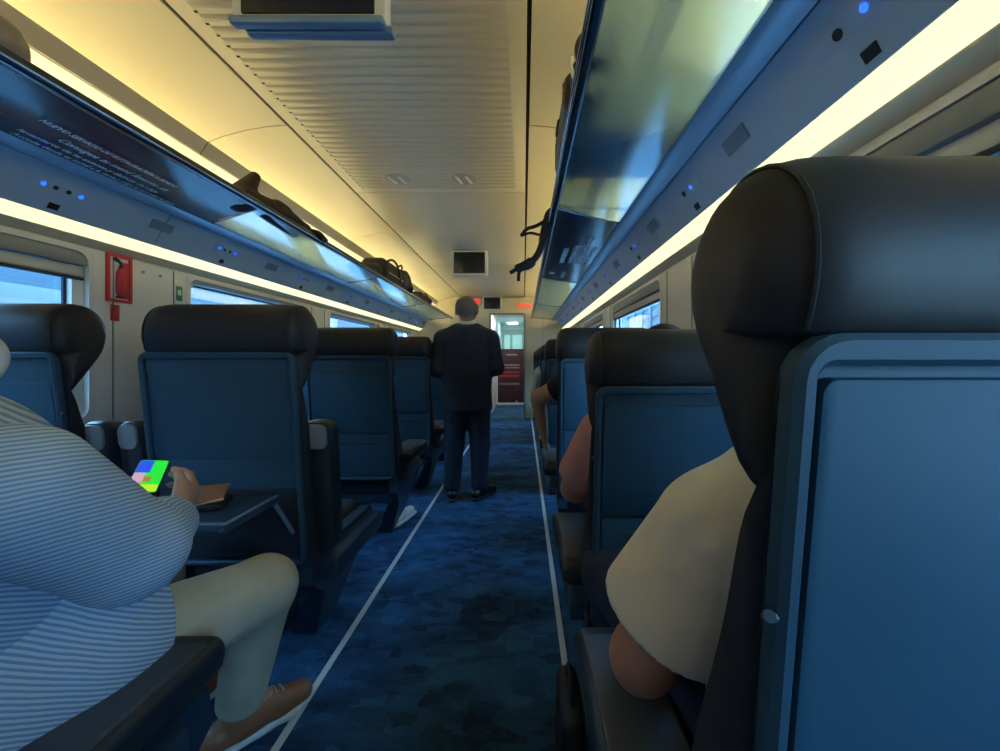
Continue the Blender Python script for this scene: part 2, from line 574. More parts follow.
def blob(name, prims, m, parent, h=.01, off=(0, 0, 0), cuts=(), k=.02):
    """prims: list of (prim, k) or prim"""
    P = [p if isinstance(p[0], tuple) else (p, k) for p in prims]
    lo = np.min([p[0][0] for p in P], 0); hi = np.max([p[0][1] for p in P], 0)
    f = Field(lo, hi, h)
    for p, kk in P: f.add(p, kk)
    for c in cuts: f.cut(*c)
    me = f.mesh(name, off)
    return link_mesh(name, me, m, parent)

# ------------------------------------------------------------------ setting: floor, walls, ceiling
def U(side, u):           # x of a point u from the carriage middle
    return CX + side * u

g = G().box(U(-1, 1.48), U(1, 1.48), Y0, Y1 + 4.4, -.06, 0)
tag(g.build('floor', M['carpet'], smooth=False), 'mottled navy blue carpet running along the aisle and under the seats', kind='structure')
for name, x, lab in (('trim_1', -.700, 'pale line on the carpet along the left row of seats'), ('trim_2', .150, 'pale line on the carpet along the right row of seats')):
    g = G().box(x - .011, x + .011, Y0, Y1, .0005, .004)
    tag(g.build(name, M['line'], smooth=False), lab, kind='structure')

WIN = [(-1.12, .14), (.62, 1.86), (2.40, 3.70), (4.14, 5.45), (5.90, 7.15)]
WZ0, WZ1 = .82, 1.605

def wall(side, name, lab):
    g = G()
    xo, xi = sorted((U(side, 1.50), U(side, 1.42)))
    g.box(xo, xi, Y0, Y1, 0, WZ0)
    g.box(xo, xi, Y0, Y1, WZ1, 1.72)
    prev = Y0
    for a, b in WIN:
        g.box(xo, xi, prev, a, WZ0, WZ1)
        prev = b
    g.box(xo, xi, prev, Y1, WZ0, WZ1)
    # upper wall and the slope behind the rack, up to the lip of the cove
    prof = [(1.42, 1.72), (1.42, 1.80), (1.40, 1.93), (1.25, 2.045), (1.067, 2.15), (1.08, 2.24), (1.50, 2.24), (1.50, 1.72)]
    g.rings([[(U(side, u), y, z) for u, z in prof] for y in (Y0, Y1)])
    o = g.build(name, M['wall'], smooth=False)
    tag(o, lab, kind='structure')
    g = G().box(*sorted((U(side, 1.418), U(side, 1.40))), Y0, Y1, 0, .10, .004)
    tag(g.build('baseboard_left' if side < 0 else 'baseboard_right', M['grey']), 'grey skirting along the foot of the ' + ('left' if side < 0 else 'right') + ' wall', kind='structure')
    # vertical joints in the wall panels between the windows
    for i in range(len(WIN) - 1):
        for yy in (WIN[i][1] + .10, WIN[i + 1][0] - .10):
            q = G().box(*sorted((U(side, 1.4205), U(side, 1.416))), yy - .003, yy + .003, WZ0 - .2, 1.61)
            q.build('wall_joint', M['grey'], o, smooth=False)
    return o

wl = wall(-1, 'wall_left', 'pale wall of the carriage with windows, on the left')
wr = wall(1, 'wall_right', 'pale wall of the carriage with windows, on the right')

WORDS = ['behind the camera', 'nearest', 'second', 'third', 'fourth']
def windows(side):
    for i, (a, b) in enumerate(WIN):
        n = 'window_%d' % (i + 1 + (0 if side < 0 else len(WIN)))
        xi, xo = U(side, 1.42), U(side, 1.49)
        X = lambda d: U(side, 1.42 + d)
        r = empty(n, (X(.03), (a + b) / 2, WZ0))
        off = r.location
        lab = ('%s window on the %s wall with a cream roller blind rolled up' % (WORDS[i], 'left' if side < 0 else 'right'))
        tag(r, lab, kind='structure')
        # reveal frame
        def ring(d0, d1, o_, i_):
            g = G()
            A = [(y, z) for y, z in rrect(a - o_, b + o_, WZ0 - o_, WZ1 + o_ * .4, .03, 4)]
            B = [(y, z) for y, z in rrect(a + i_, b - i_, WZ0 + i_, WZ1 - i_, .05, 4)]
            g.rings([[(X(d0), y, z) for y, z in A], [(X(d1), y, z) for y, z in A], [(X(d1), y, z) for y, z in B], [(X(d0), y, z) for y, z in B]], cap=False, close=True)
            return g
        ring(-.006, .02, .012, .012).build('window_frame', M['white_trim'], r, off=off)
        ring(.02, .05, .0, (.06 if i < 2 or side > 0 else .04)).build('inner_frame', M['wall'], r, off=off)
        ring(.045, .055, -.055, (.072 if i < 2 or side > 0 else .05)).build('rubber_seal', M['rubber'], r, off=off)
        g = G().box(*sorted((X(.058), X(.062))), a + .04, b - .04, WZ0 + .04, WZ1 - .04)
        g.build('pane', M['pane'], r, smooth=False, off=off)
        # header box of the blind, its slot and the rolled blind edge
        if side < 0 and i >= 2:
            g = G().box(*sorted((X(-.002), X(.04))), a + .012, b - .012, WZ1 - .034, WZ1 - .010, .006)
            g.build('blind_box', M['grey'], r, off=off)
            continue
        g = G().box(*sorted((X(-.002), X(.04))), a + .012, b - .012, WZ1 - .075, WZ1 - .012, .006)
        g.build('blind_box', M['grey'], r, off=off)
        g = G().box(*sorted((X(.010), X(.03))), a + .02, b - .02, WZ1 - .125, WZ1 - .078, .006)
        g.build('blind', M['blind'], r, off=off)
        g = G().box(*sorted((X(.006), X(.028))), a + .02, b - .02, WZ1 - .140, WZ1 - .127, .003)
        g.build('blind_bar', M['rubber'], r, off=off)
windows(-1); windows(1)

# ceiling: middle panels, slats, side coves
ceil = empty('ceiling', (CX, 2.8, 2.30))
tag(ceil, 'cream carriage ceiling with a slatted middle panel and curved side coves', kind='structure')
co = ceil.location
ZC = 2.30
ys = [Y0, 2.87, 5.03, Y1]
for k in range(3):
    g = G().box(CX - .605, CX + .605, ys[k] + .003, ys[k + 1] - .003, ZC, ZC + .03, .003)
    g.build('ceiling_panel', M['ceiling_mid'], ceil, off=co)
for s_ in (-1, 1):
    g = G().box(*sorted((U(s_, .602), U(s_, .630))), Y0, Y1, ZC + .012, ZC + .03)
    g.build('joint_strip', M['gap'], ceil, smooth=False, off=co)
    mods = MODULES[1:] + [Y1]
    mods[0] = Y0
    for k in range(len(mods) - 1):
        ya, yb = mods[k] + .004, mods[k + 1] - .004
        prof = [(.622, 2.302), (.72, 2.296), (.83, 2.277), (.94, 2.248), (1.022, 2.217), (1.030, 2.26), (.622, 2.33)]
        g = G().rings([[(U(s_, u), y, z) for u, z in prof] for y in (ya, yb)])
        g.build('cove_panel', M['ceiling'], ceil, off=co, angle=25)
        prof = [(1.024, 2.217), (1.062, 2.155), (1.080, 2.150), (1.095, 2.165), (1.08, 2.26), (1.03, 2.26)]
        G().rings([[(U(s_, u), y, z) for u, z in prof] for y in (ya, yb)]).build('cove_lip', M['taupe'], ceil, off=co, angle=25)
# dark backing above everything
g = G().box(U(-1, 1.5), U(1, 1.5), Y0, Y1, 2.335, 2.40)
g.build('roof_backing', M['gap'], ceil, smooth=False, off=co)
# slats of the ribbed panel: bowed ribs across the ceiling
nsl = 60
me = None
for i in range(nsl):
    y = 2.78 - i * .051
    if me is None:
        g = G()
        prof = [(-.016, 0), (-.010, -.0065), (.010, -.0085), (.016, 0)]
        g.rings([[(x, p, q * (0.25 if abs(x) > .5 else 1)) for p, q in prof] for x in (-.535, -.52, -.25, 0, .25, .52, .535)])
        o = g.build('slat', M['ceiling_mid'], ceil)
        me = o.data
    else:
        o = link_mesh('slat', me, None, ceil)
    o.location = (0, y - co[1], 0)
# little dark perforations where the slats end
for s_ in (-1,):
    g = G()
    for i in range(nsl):
        y = 2.78 - i * .051 + .0255
        g.box(U(s_, .535) - .006, U(s_, .535) + .006, y - .004, y + .004, ZC - .0012, ZC + .001)
    g.build('perforation', M['gap'], ceil, smooth=False, off=co)['kind'] = 'stuff'

# round fittings on the ceiling
for x, lab in ((-.83, 'round ceiling vent with two bright louvres, the one over the left seats'), (-.392, 'round ceiling vent with bright louvres, the one nearer the right rack')):
    r = empty('ceiling_vent', (x, 2.64, ZC))
    tag(r, lab, 'vent', 'round vents on the ceiling')
    G().disc((0, 0, 0), (0, 0, -1), .105, .006, 28).build('vent_plate', M['ceiling_mid'], r)
    G().disc((0, 0, -.006), (0, 0, -1), .085, .003, 28).build('vent_grille', M['taupe'], r)
    for dx in (-.035, .03):
        G().box(-.009, .009, -.05, .05, -.018, -.009, .004, fn=lambda p, dx=dx: (p[0] + dx + p[1] * .25, p[1], p[2])).build('louvre', M['white_trim'], r)

# rear end wall of the carriage, behind the camera
G().box(U(-1, 1.5), U(1, 1.5), Y0 - .06, Y0, 0, 2.35).build('wall_rear', M['wall_end'], smooth=False)['kind'] = 'structure'
bpy.data.objects['wall_rear']['label'] = 'plain cream end wall behind the photographer'

# bulkhead with the doorway
g = G()
OX0, OX1, OZ = -.62, .005, 1.96
g.box(U(-1, 1.5), OX0, Y1, Y1 + .06, 0, 2.34)
g.box(OX1, U(1, 1.5), Y1, Y1 + .06, 0, 2.34)
g.box(OX0, OX1, Y1, Y1 + .06, OZ, 2.34)
bh = tag(g.build('wall_front', M['wall_end'], smooth=False), 'cream bulkhead at the end of the aisle with an open doorway', kind='structure')
G().box(OX0 - .03, OX0, Y1 - .015, Y1 + .07, 0, OZ + .03, .004).build('door_jamb', M['grey'], bh)
G().box(OX1, OX1 + .03, Y1 - .015, Y1 + .07, 0, OZ + .03, .004).build('door_jamb', M['grey'], bh)
G().box(OX0, OX1, Y1 - .015, Y1 + .07, OZ, OZ + .03, .004).build('door_lintel', M['grey'], bh)
G().box(-1.2, .02, Y1 - .012, Y1, 2.275, 2.298, .003).build('header_strip', M['grey'], bh)
G().box(OX1 + .36, OX1 + .366, Y1 - .004, Y1, 0, 2.1).build('wall_joint', M['grey'], bh, smooth=False)
# vestibule beyond
g = G()
g.box(OX0 - .1, OX0 - .04, Y1 + .06, 12.0, 0, 2.2)
g.box(OX1 + .04, OX1 + .10, Y1 + .06, 12.0, 0, 2.2)
g.box(OX0 - .1, OX1 + .1, Y1 + .06, 12.0, 2.2, 2.26)
g.box(OX0 - .1, OX1 + .1, 12.0, 12.06, 0, 2.26)
tag(g.build('wall_vestibule', M['white_trim'], smooth=False), 'pale walls of the vestibule beyond the doorway', kind='structure')

# glass door with the dark poster
dr = empty('door_1', (-.31, 9.8, 0))
tag(dr, 'sliding glass door at the end of the vestibule with a dark poster on its lower half', kind='structure')
do = dr.location
g = G()
A = rrect(-.655, .04, .005, 2.19, .01, 3); B = rrect(-.630, .012, .05, 2.15, .03, 3)
g.rings([[(x, 9.78, z) for x, z in A], [(x, 9.84, z) for x, z in A], [(x, 9.84, z) for x, z in B], [(x, 9.78, z) for x, z in B]], cap=False, close=True)
g.build('door_frame', M['white_trim'], dr, off=do)
M['door_glass'] = glassy('teal_door_glass', (.66, .88, .88), .82, .05, (.45, .62, .62), .08)
G().box(-.63, .012, 9.805, 9.812, .05, 2.15).build('pane', M['door_glass'], dr, smooth=False, off=do)
G().box(-.645, -.61, 9.77, 9.80, .95, 1.5, .01).build('handle', M['chrome'], dr, off=do)
M['poster'] = mat('dark_maroon_poster', (.035, .010, .016), .45, var=.3, scale=3)
po = G().box(-.63, .012, 9.797, 9.803, .06, 1.37).build('poster', M['poster'], dr, smooth=False, off=do)
def pline(x0, x1, z, h_, m):
    q = G().box(x0, x1, 9.793, 9.797, z - h_ / 2, z + h_ / 2)
    q.build('printed_line', m, po, smooth=False, off=do)
M['ink_dim'] = mat('dim_print', (.22, .20, .22), .6); M['ink_red_dim'] = mat('dim_red_print', (.30, .012, .03), .6); M['ink_maroon'] = mat('maroon_print', (.10, .02, .03), .6)
pline(-.42, -.16, 1.23, .035, M['ink_dim'])
pline(-.50, -.10, .975, .030, M['ink_dim']); pline(-.52, -.10, .91, .024, M['ink_dim'])
pline(-.50, -.10, .80, .035, M['ink_red_dim']); pline(-.60, -.10, .71, .040, M['ink_red_dim']); pline(-.58, -.10, .64, .02, M['ink_maroon'])
pline(-.60, -.10, .53, .020, M['ink_dim']); pline(-.60, -.10, .495, .014, M['ink_dim'])
for z in (.36, .30, .23, .16):
    pline(-.58, -.10, z, .010, M['ink_maroon'])
G().box(-.19, -.15, 9.79, 9.797, .075, .10).build('poster_mark', M['white'], po, smooth=False, off=do)
# far door beyond, bright with two dark bars
fd = empty('door_2', (-.31, 11.9, 0))
tag(fd, 'far vestibule door with pale windows seen through the glass door', kind='structure')
G().box(-.62, .0, 11.92, 11.97, 0, 2.0, .01).build('door_leaf', M['grey'], fd, off=fd.location)
M['far_pane'] = mat('pale_far_window', (.75, .85, .85), .3)
for x0, x1 in ((-.58, -.40), (-.33, -.04)):
    G().box(x0, x1, 11.905, 11.925, .95, 1.85, .012).build('pane', M['far_pane'], fd, off=fd.location)

# outside: things seen through the windows
tag(G().box(-14, -U(1, 0) - 14 + 13.5, -30, 40, -1.2, -1.1).build('ground', M['grey'], smooth=False), 'grey trackbed outside the left windows', kind='structure')
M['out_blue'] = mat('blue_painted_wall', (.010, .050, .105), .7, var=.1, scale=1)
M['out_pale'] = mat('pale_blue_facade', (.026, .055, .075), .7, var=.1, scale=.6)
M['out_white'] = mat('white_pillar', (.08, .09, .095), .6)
ob = tag(G().box(-7.2, -6.8, -20, 36, -1.2, 1.55).build('barrier_wall', M['out_blue'], smooth=False), 'long blue barrier wall outside the left windows', 'wall')
G().box(-7.25, -6.75, -20, 36, 1.55, 1.62, .02).build('coping', M['out_pale'], ob)
ot = empty('depot_building', (-12, 8, -1.2))
tag(ot, 'long pale depot building beyond the blue barrier wall on the left', 'building')
G().box(-14, -12, -24, 40, -1.2, 5.2).build('facade', M['out_pale'], ot, smooth=False, off=ot.location)
for i in range(16):
    y = -22 + i * 3.8
    G().box(-12.05, -11.95, y, y + 2.4, 1.9, 2.9, .03).build('window', M['out_white'], ot, off=ot.location)
sb = empty('station_building', (8.2, 10, -1.2))
tag(sb, 'pale blue station building with white pillars outside the right windows', 'building')
G().box(8.2, 10.2, -6, 34, -1.2, 5.9).build('facade', M['out_pale'], sb, smooth=False, off=sb.location)
for i in range(20):
    y = -5 + i * 1.9
    G().box(8.05, 8.25, y, y + .22, -1.2, 5.6, .02).build('pillar', M['out_white'], sb, off=sb.location)
    for z in (1.0, 1.7, 2.4, 3.1, 3.8, 4.5):
        G().box(8.12, 8.22, y + .45, y + 1.7, z, z + .42, .02).build('window', M['out_blue'], sb, off=sb.location)
G().box(7.9, 8.3, -6, 34, 5.6, 5.9, .02).build('cornice', M['out_pale'], sb, off=sb.location)
tag(G().box(U(1, 2.2), 8.3, -10, 36, -1.2, -1.1).build('platform_ground', M['grey'], smooth=False), 'grey platform outside the right windows', kind='structure')

# ------------------------------------------------------------------ luggage racks
def rack(side):
    word = 'left' if side < 0 else 'right'
    r = empty('luggage_rack', (U(side, 1.1), 2.8, 1.62))
    tag(r, 'long glass luggage rack with chrome rim and blue service panel along the %s wall' % word, 'luggage rack', 'luggage racks along both walls')
    off = r.location
    YR = 7.55
    # rim: dark rail with a bright edge
    p = rrect(-.016, .016, -.020, .020, .008, 3)
    g = G().rings([[(U(side, .755 + a), y, 1.888 + b) for a, b in p] for y in (Y0, YR)])
    g.build('rim_rail', M['rim'], r, off=off)
    g = G().tube([(U(side, .735), Y0, 1.878), (U(side, .735), YR, 1.878)], .0045, 8)
    g.build('rim_edge', M['rim_edge'], r, off=off)
    # rail, service panel
    prof = [(1.118, 1.866), (1.118, 1.850), (1.128, 1.846), (1.195, 1.842), (1.203, 1.844), (1.203, 1.868)]
    G().rings([[(U(side, u), y, z) for u, z in prof] for y in (Y0, YR)]).build('shelf_rail', M['rail'], r, off=off)
    # service panel pieces between module joints
    mods = MODULES[1:] + [YR]; mods[0] = Y0
    for k in range(len(mods) - 1):
        a, b = mods[k] + .003, mods[k + 1] - .003
        prof = [(1.210, 1.845), (1.222, 1.829), (1.262, 1.763), (1.296, 1.700), (1.304, 1.688), (1.316, 1.692), (1.25, 1.83), (1.24, 1.86)]
        G().rings([[(U(side, u), y, z) for u, z in prof] for y in (a, b)]).build('service_panel', M['panel'], r, off=off)
    G().rings([[(U(side, u), y, z) for u, z in [(1.204, 1.850), (1.209, 1.850), (1.209, 1.87), (1.204, 1.87)]] for y in (Y0, YR)]).build('joint_strip', M['gap'], r, off=off)
    # light strip over the windows
    prof = [(1.306, 1.690), (1.372, 1.652), (1.377, 1.660), (1.312, 1.70)]
    G().rings([[(U(side, u), y, z) for u, z in prof] for y in (Y0, YR)]).build('light_diffuser', M['strip'], r, off=off)
    prof = [(1.374, 1.653), (1.380, 1.648), (1.420, 1.621), (1.424, 1.65), (1.365, 1.675)]
    G().rings([[(U(side, u), y, z) for u, z in prof] for y in (Y0, YR)]).build('light_trough', M['trough'], r, off=off)
    # closed shelf behind the glass, carries the lamps
    G().rings([[(U(side, u), y, z) for u, z in [(1.203, 1.852), (1.41, 1.80), (1.41, 1.82), (1.203, 1.866)]] for y in (Y0, YR)]).build('shelf_back', M['panel'], r, off=off)
    # glass shelves, slightly bowed, joints skewed as the real ones
    gl = [Y0] + MODULES[2:] + [7.25]
    us = [.768, .86, .95, 1.04, 1.122]
    zs = [1.876, 1.862, 1.855, 1.852, 1.853]
    for k in range(len(gl) - 1):
        dark = (side < 0 and k == 1) or (side > 0 and k == 2)
        a, b = gl[k] + .006, gl[k + 1] - .006
        sk = [.15 * ((u - .768) / .354) ** 1.3 for u in us]
        g = G()
        bot = [[(U(side, u), y + q, z) for u, z, q in zip(us, zs, sk)] for y in (a, b)]
        top = [[(x, y, z + .008) for x, y, z in row] for row in bot]
        n = 5
        v = bot[0] + bot[1] + top[0] + top[1]
        f = []
        for j in range(n - 1):
            f += [(j, j + 1, n + j + 1, n + j), (2 * n + j, 3 * n + j, 3 * n + j + 1, 2 * n + j + 1),
                  (j, 2 * n + j, 2 * n + j + 1, j + 1), (n + j, n + j + 1, 3 * n + j + 1, 3 * n + j)]
        f += [(0, n, 3 * n, 2 * n), (n - 1, 3 * n - 1, 4 * n - 1, 2 * n - 1)]
        g.raw(v, f)
        gp = g.build('glass_shelf', M['advert'] if dark else M['shelf_glass'], r, off=off, angle=20)
        if dark:
            gp['label'] = 'dark printed glass shelf with an advert'
        # chrome seam along the far edge
        g = G().tube([(U(side, u), b + q + .006, z - .001) for u, z, q in zip(us, zs, sk)], .005, 6)
        g.build('seam_bar', M['rim'], r, off=off)
        if dark:
            if side < 0:
                L = [('NUEVO SERVICIO DE RESTAURACIÓN A BORDO', .036, .925, 1.25, .62), ('Consigue tu menú favorito sin', .050, 1.00, 1.36, .68),
                     ('levantarte de tu asiento y disfruta del viaje', .036, 1.058, 1.30, .80), ('Accede desde tu móvil a la carta y elige lo que más te guste', .030, 1.103, 1.32, .85)]
                for t, s_, u, y, sx in L:
                    text('lettering', t, s_, M['ink'], gp, Vector((U(side, u), y, 1.850)) - Vector(off), (0, 1, 0), (1, 0, 0), sx=sx)
                G().disc(Vector((U(side, 1.01), 1.20, 1.856)) - Vector(off), (0, 0, -1), .022, .006).build('emblem', M['ink_red'], gp)
            else:
                L = [('NUEVO SERVICIO', .046, .90, 3.08, 1.1), ('DE RESTAURACIÓN', .046, .965, 3.09, 1.15), ('Consigue tu menú favorito', .055, 1.03, 3.10, 1.08), ('sin levantarte del asiento', .046, 1.085, 3.12, .98)]
                for t, s_, u, y, sx in L:
                    text('lettering', t, s_, M['ink'], gp, Vector((U(side, u), y, 1.848)) - Vector(off), (0, -1, 0), (-1, 0, 0), sx=sx, bold=.002)
                text('lettering', 'A BORDO', .055, M['ink'], gp, Vector((U(side, .96), 3.66, 1.848)) - Vector(off), (0, -1, 0), (-1, 0, 0))
                G().disc(Vector((U(side, .84), 3.50, 1.862)) - Vector(off), (0, 0, -1), .025, .006).build('emblem', M['ink'], gp)
    # brackets that carry the rim
    for y in (.34, 2.06, 2.62, 3.76, 5.52, 7.25):
        g = G().tube([(U(side, .77), y, 1.895), (U(side, .95), y, 1.882), (U(side, 1.19), y, 1.878)], .007, 6)
        g.build('bracket', M['rim'], r, off=off)
    # reading-light units on the service panel
    def on_panel(t, y, d=0):
        u = 1.210 + .094 * t; z = 1.845 - .157 * t
        return Vector((U(side, u - d * .858), y, z - d * .514))
    nrm = Vector((-side * .858, 0, -.514))
    ycs = [1.60 + .89 * i for i in range(-1, 7)] if side < 0 else [.80 + .80 * i for i in range(0, 9)]
    for y in ycs:
        unit = G()
        # slim plate
        a = [on_panel(.30, y - .10, .001), on_panel(.55, y - .10, .001), on_panel(.55, y + .10, .001), on_panel(.30, y + .10, .001)]
        b = [p - nrm * .004 for p in a]
        unit.raw(a + b, [(0, 1, 2, 3), (4, 7, 6, 5), (0, 4, 5, 1), (1, 5, 6, 2), (2, 6, 7, 3), (3, 7, 4, 0)])
        un = unit.build('reading_light', M['panel'], r, off=off, smooth=False)
        leds = (-.065, .065) if side < 0 else (-.03,)
        for d in leds:
            G().disc(on_panel(.42, y + d, .0005) - Vector(off), nrm, .0085, .003, 12).build('button', M['led'], un)
        for d in ((-.025, .02) if side < 0 else (.035,)):
            G().disc(on_panel(.42, y + d, .0005) - Vector(off), nrm, .012 if side > 0 else .009, .003, 12).build('speaker', M['black'], un)
        a = [on_panel(.76, y - .018, .002), on_panel(.90, y - .018, .002), on_panel(.90, y + .018, .002), on_panel(.76, y + .018, .002)]
        b = [p - nrm * .004 for p in a]
        G().raw(a + b, [(0, 1, 2, 3), (4, 7, 6, 5), (0, 4, 5, 1), (1, 5, 6, 2), (2, 6, 7, 3), (3, 7, 4, 0)]).build('sensor', M['black'], un, off=off, smooth=False)
        y2 = y + .44
        a = [on_panel(.28, y2 - .06, .001), on_panel(.55, y2 - .06, .001), on_panel(.55, y2 + .06, .001), on_panel(.28, y2 + .06, .001)]
        b = [p - nrm * .003 for p in a]
        G().raw(a + b, [(0, 1, 2, 3), (4, 7, 6, 5), (0, 4, 5, 1), (1, 5, 6, 2), (2, 6, 7, 3), (3, 7, 4, 0)]).build('seat_number_plate', M['label_plate'], r, off=off, smooth=False)
    return r
rack(-1); rack(1)

# ------------------------------------------------------------------ seats
SL = .11
def shear(p):
    return (p[0], p[1] + SL * (1.13 - p[2]), p[2])

HEAD = smooth_loop([(.004, 1.128), (-.006, 1.18), (.004, 1.235), (.036, 1.272), (.085, 1.285), (.132, 1.268), (.164, 1.228), (.172, 1.18), (.158, 1.12),
                    (.120, 1.065), (.082, 1.020), (.054, .990), (.040, .978), (.030, .995), (.026, 1.06), (.020, 1.112)], 3)
_hc = np.mean(HEAD, 0)
def head_ring(x, inset):
    out = []
    for p in HEAD:
        v = np.array(p) - _hc
        d = np.linalg.norm(v)
        q = _hc + v * max(.05, (d - inset) / d)
        out.append((x, q[0], q[1]))
    return out

def make_seat(label, side, tray='up', arms='down', tz=(.69, 1.03), inner=(.225, .305)):
    """side: +1 = the aisle is on the seat's right, -1 = on its left"""
    r = empty('train_seat')
    tag(r, label, 'seat')
    HW = .232
    G().slab(lambda i: rrect(-HW + i, HW - i, .42 + i, 1.125 - i, .030, 5), .006, .016, .004, shear).build('shell', M['shell'], r)
    # raised border round the shell
    A0 = rrect(-HW, HW, .42, 1.125, .030, 5); A1 = rrect(-HW + .005, HW - .005, .425, 1.120, .026, 5)
    B0 = rrect(-.217, .217, .436, 1.104, .010, 5); B1 = rrect(-.221, .221, .432, 1.108, .012, 5)
    rs = [[(x, .012, z) for x, z in A0], [(x, -.004, z) for x, z in A0], [(x, -.009, z) for x, z in A1], [(x, -.009, z) for x, z in B1], [(x, -.004, z) for x, z in B0], [(x, .012, z) for x, z in B0]]
    G().rings([[shear(p) for p in q] for q in rs], cap=False, close=True).build('shell_border', M['shell'], r)
    z0, z1 = tz
    if tray == 'up':
        t = G().slab(lambda i: rrect(-.214 + i, .214 - i, z0 + i, z1 - i, .010, 4), -.006, .010, .004, shear).build('tray_table', M['tray'], r)
    else:
        zt = .665
        t = G().slab(lambda i: rrect(-.190 + i, .190 - i, -.235 + i, .015 - i, .02, 5), zt - .012, zt + .008, .005, lambda p: (p[0], p[2], p[1])).build('tray_table', M['base'], r)
        G().box(-.18, .18, -.222, -.205, zt + .0085, zt + .012, .002).build('tray_lip', M['housing'], t)
        for sx in (-1, 1):
            G().box(*sorted((sx * .188, sx * .176)), -.222, .005, zt + .0085, zt + .012, .002).build('tray_lip', M['housing'], t)
        for sx in (-1, 1):
            G().tube([(sx * .188, -.02, zt - .008), (sx * .198, .06, zt - .13)], .007, 6).build('tray_arm', M['housing'], t)
        G().slab(lambda i: rrect(-.214 + i, .214 - i, .78 + i, 1.100 - i, .008, 3), .002, .012, .003, shear).build('recess_panel', M['shell'], r)
    G().slab(lambda i: rrect(-.214 + i, .214 - i, .443 + i, z0 - .010 - i, .010, 4), -.002, .012, .004, shear).build('magazine_panel', M['shell'] if tray == 'up' else M['fabric'], r)  # tray down: dark fabric colour stands in for the shade below the tray
    G().tube([shear((-.15, -.006, z0 - .055)), shear((.15, -.006, z0 - .055))], .004, 6).build('panel_slot', M['arm'], r)
    # head cushion with wings
    hr = [(.2440, .075), (.2435, .058), (.2400, .040), (.2330, .025), (.2230, .013), (.2100, .005), (.195, .001), (.17, 0), (.08, 0)]
    G().rings([head_ring(-x, i) for x, i in hr] + [head_ring(x, i) for x, i in hr[::-1]]).build('headrest', M['leather'], r, angle=60)
    for sx in (-1, 1):
        pts = [(sx * .2165, q[1], q[2]) for q in head_ring(0, .0070)]
        G().tube(pts[:20], .0020, 6).build('seam', M['leather'], r)
    # back and seat cushions
    BP = smooth_loop([(.018, 1.02), (.032, 1.005), (.046, .93), (.066, .86), (.098, .77), (.128, .68), (.150, .58), (.158, .46), (.13, .40), (.040, .40), (.018, .46), (.016, .60), (.016, .85)], 3)
    bc = np.mean(BP, 0)
    def bring(x, ins):
        o_ = []
        for p in BP:
            v = np.array(p) - bc; d = np.linalg.norm(v); q = bc + v * max(.05, (d - ins) / d)
            o_.append(shear((x, q[0], q[1])))
        return o_
    G().rings([bring(x, i) for x, i in ((-.238, .030), (-.234, .014), (-.222, .004), (-.20, 0), (.20, 0), (.222, .004), (.234, .014), (.238, .030))]).build('backrest', M['fabric'], r, angle=60)
    G().slab(lambda i: rrect(-.20 + i, .20 - i, .31 + i, .455 - i, .05, 5), .14, .64, .035).build('seat_cushion', M['fabric'], r)
    G().slab(lambda i: rrect(-.19 + i, .19 - i, .25 + i, .315 - i, .02, 4), .17, .60, .012).build('seat_pan', M['base'], r)
    # armrests
    for sx in (-1, 1):
        outer = sx == side
        if arms == 'down':
            w0, w1 = (.155, .302) if outer else inner
            lo, hi = sorted((sx * w0, sx * w1))
            a = G().slab(lambda i: rrect(lo + i, hi - i, .485 + i, .556 - i, .024, 5), .16, .580, .022).build('armrest', M['arm'], r)
            G().slab(lambda i: rrect(lo + .014 + i, hi - .014 - i, .549 + i, .562 - i, .006, 3), .20, .54, .006).build('arm_pad', M['pad'], a)
            G().box(lo + .02, hi - .012, .15, .50, .39, .440, .010).build('arm_rail', M['base'], r)
            G().box(lo + .03, hi - .02, .17, .25, .39, .49, .010).build('arm_post', M['base'], r)
        else:
            w0, w1 = (.205, .300) if outer else inner
            lo, hi = sorted((sx * w0, sx * w1))
            a = G().slab(lambda i: rrect(lo + i, hi - i, .44 + i, .895 - i, .03, 5), .085, .165, .020, lambda p: (p[0], p[1] + .10 * (.9 - p[2]), p[2])).build('armrest', M['arm'], r)
            q = G()
            q.slab(lambda i: rrect(lo + .010 + i, hi - .010 - i, .80 + i, .885 - i, .022, 4), .078, .09, .005, lambda p: (p[0], p[1] + .10 * (.9 - p[2]), p[2]))
            q.build('arm_end_cap', M['grey'], a)
            G().box(lo + .02, hi, .14, .60, .34, .41, .010).build('arm_rail', M['base'], r)
    # tapering legs
    for sx in (side, -side):
        prof = [(.10, .43), (.60, .43), (.62, .34), (.56, .20), (.52, .02), (.50, .0), (.36, .0), (.34, .03), (.27, .22), (.10, .34)]
        def xs(z, a, b): return a + (b - a) * min(1, max(0, z / .35))
        rows = []
        for e in (0, 1):
            rows.append([(sx * (xs(z, .03, .195) if e == 0 else xs(z, .125, .240)), y, z) for y, z in prof])
        G().rings(rows).build('leg', M['base'], r)
    # coat hook at the aisle-side edge
    p = shear((side * .230, .0, .93))
    G().tube([(p[0] - side * .006, p[1], p[2]), (p[0] + side * .008, p[1] - .003, p[2]), (p[0] + side * .010, p[1] - .010, p[2] + .005)], .0042, 8).build('coat_hook', M['base'], r)
    return r

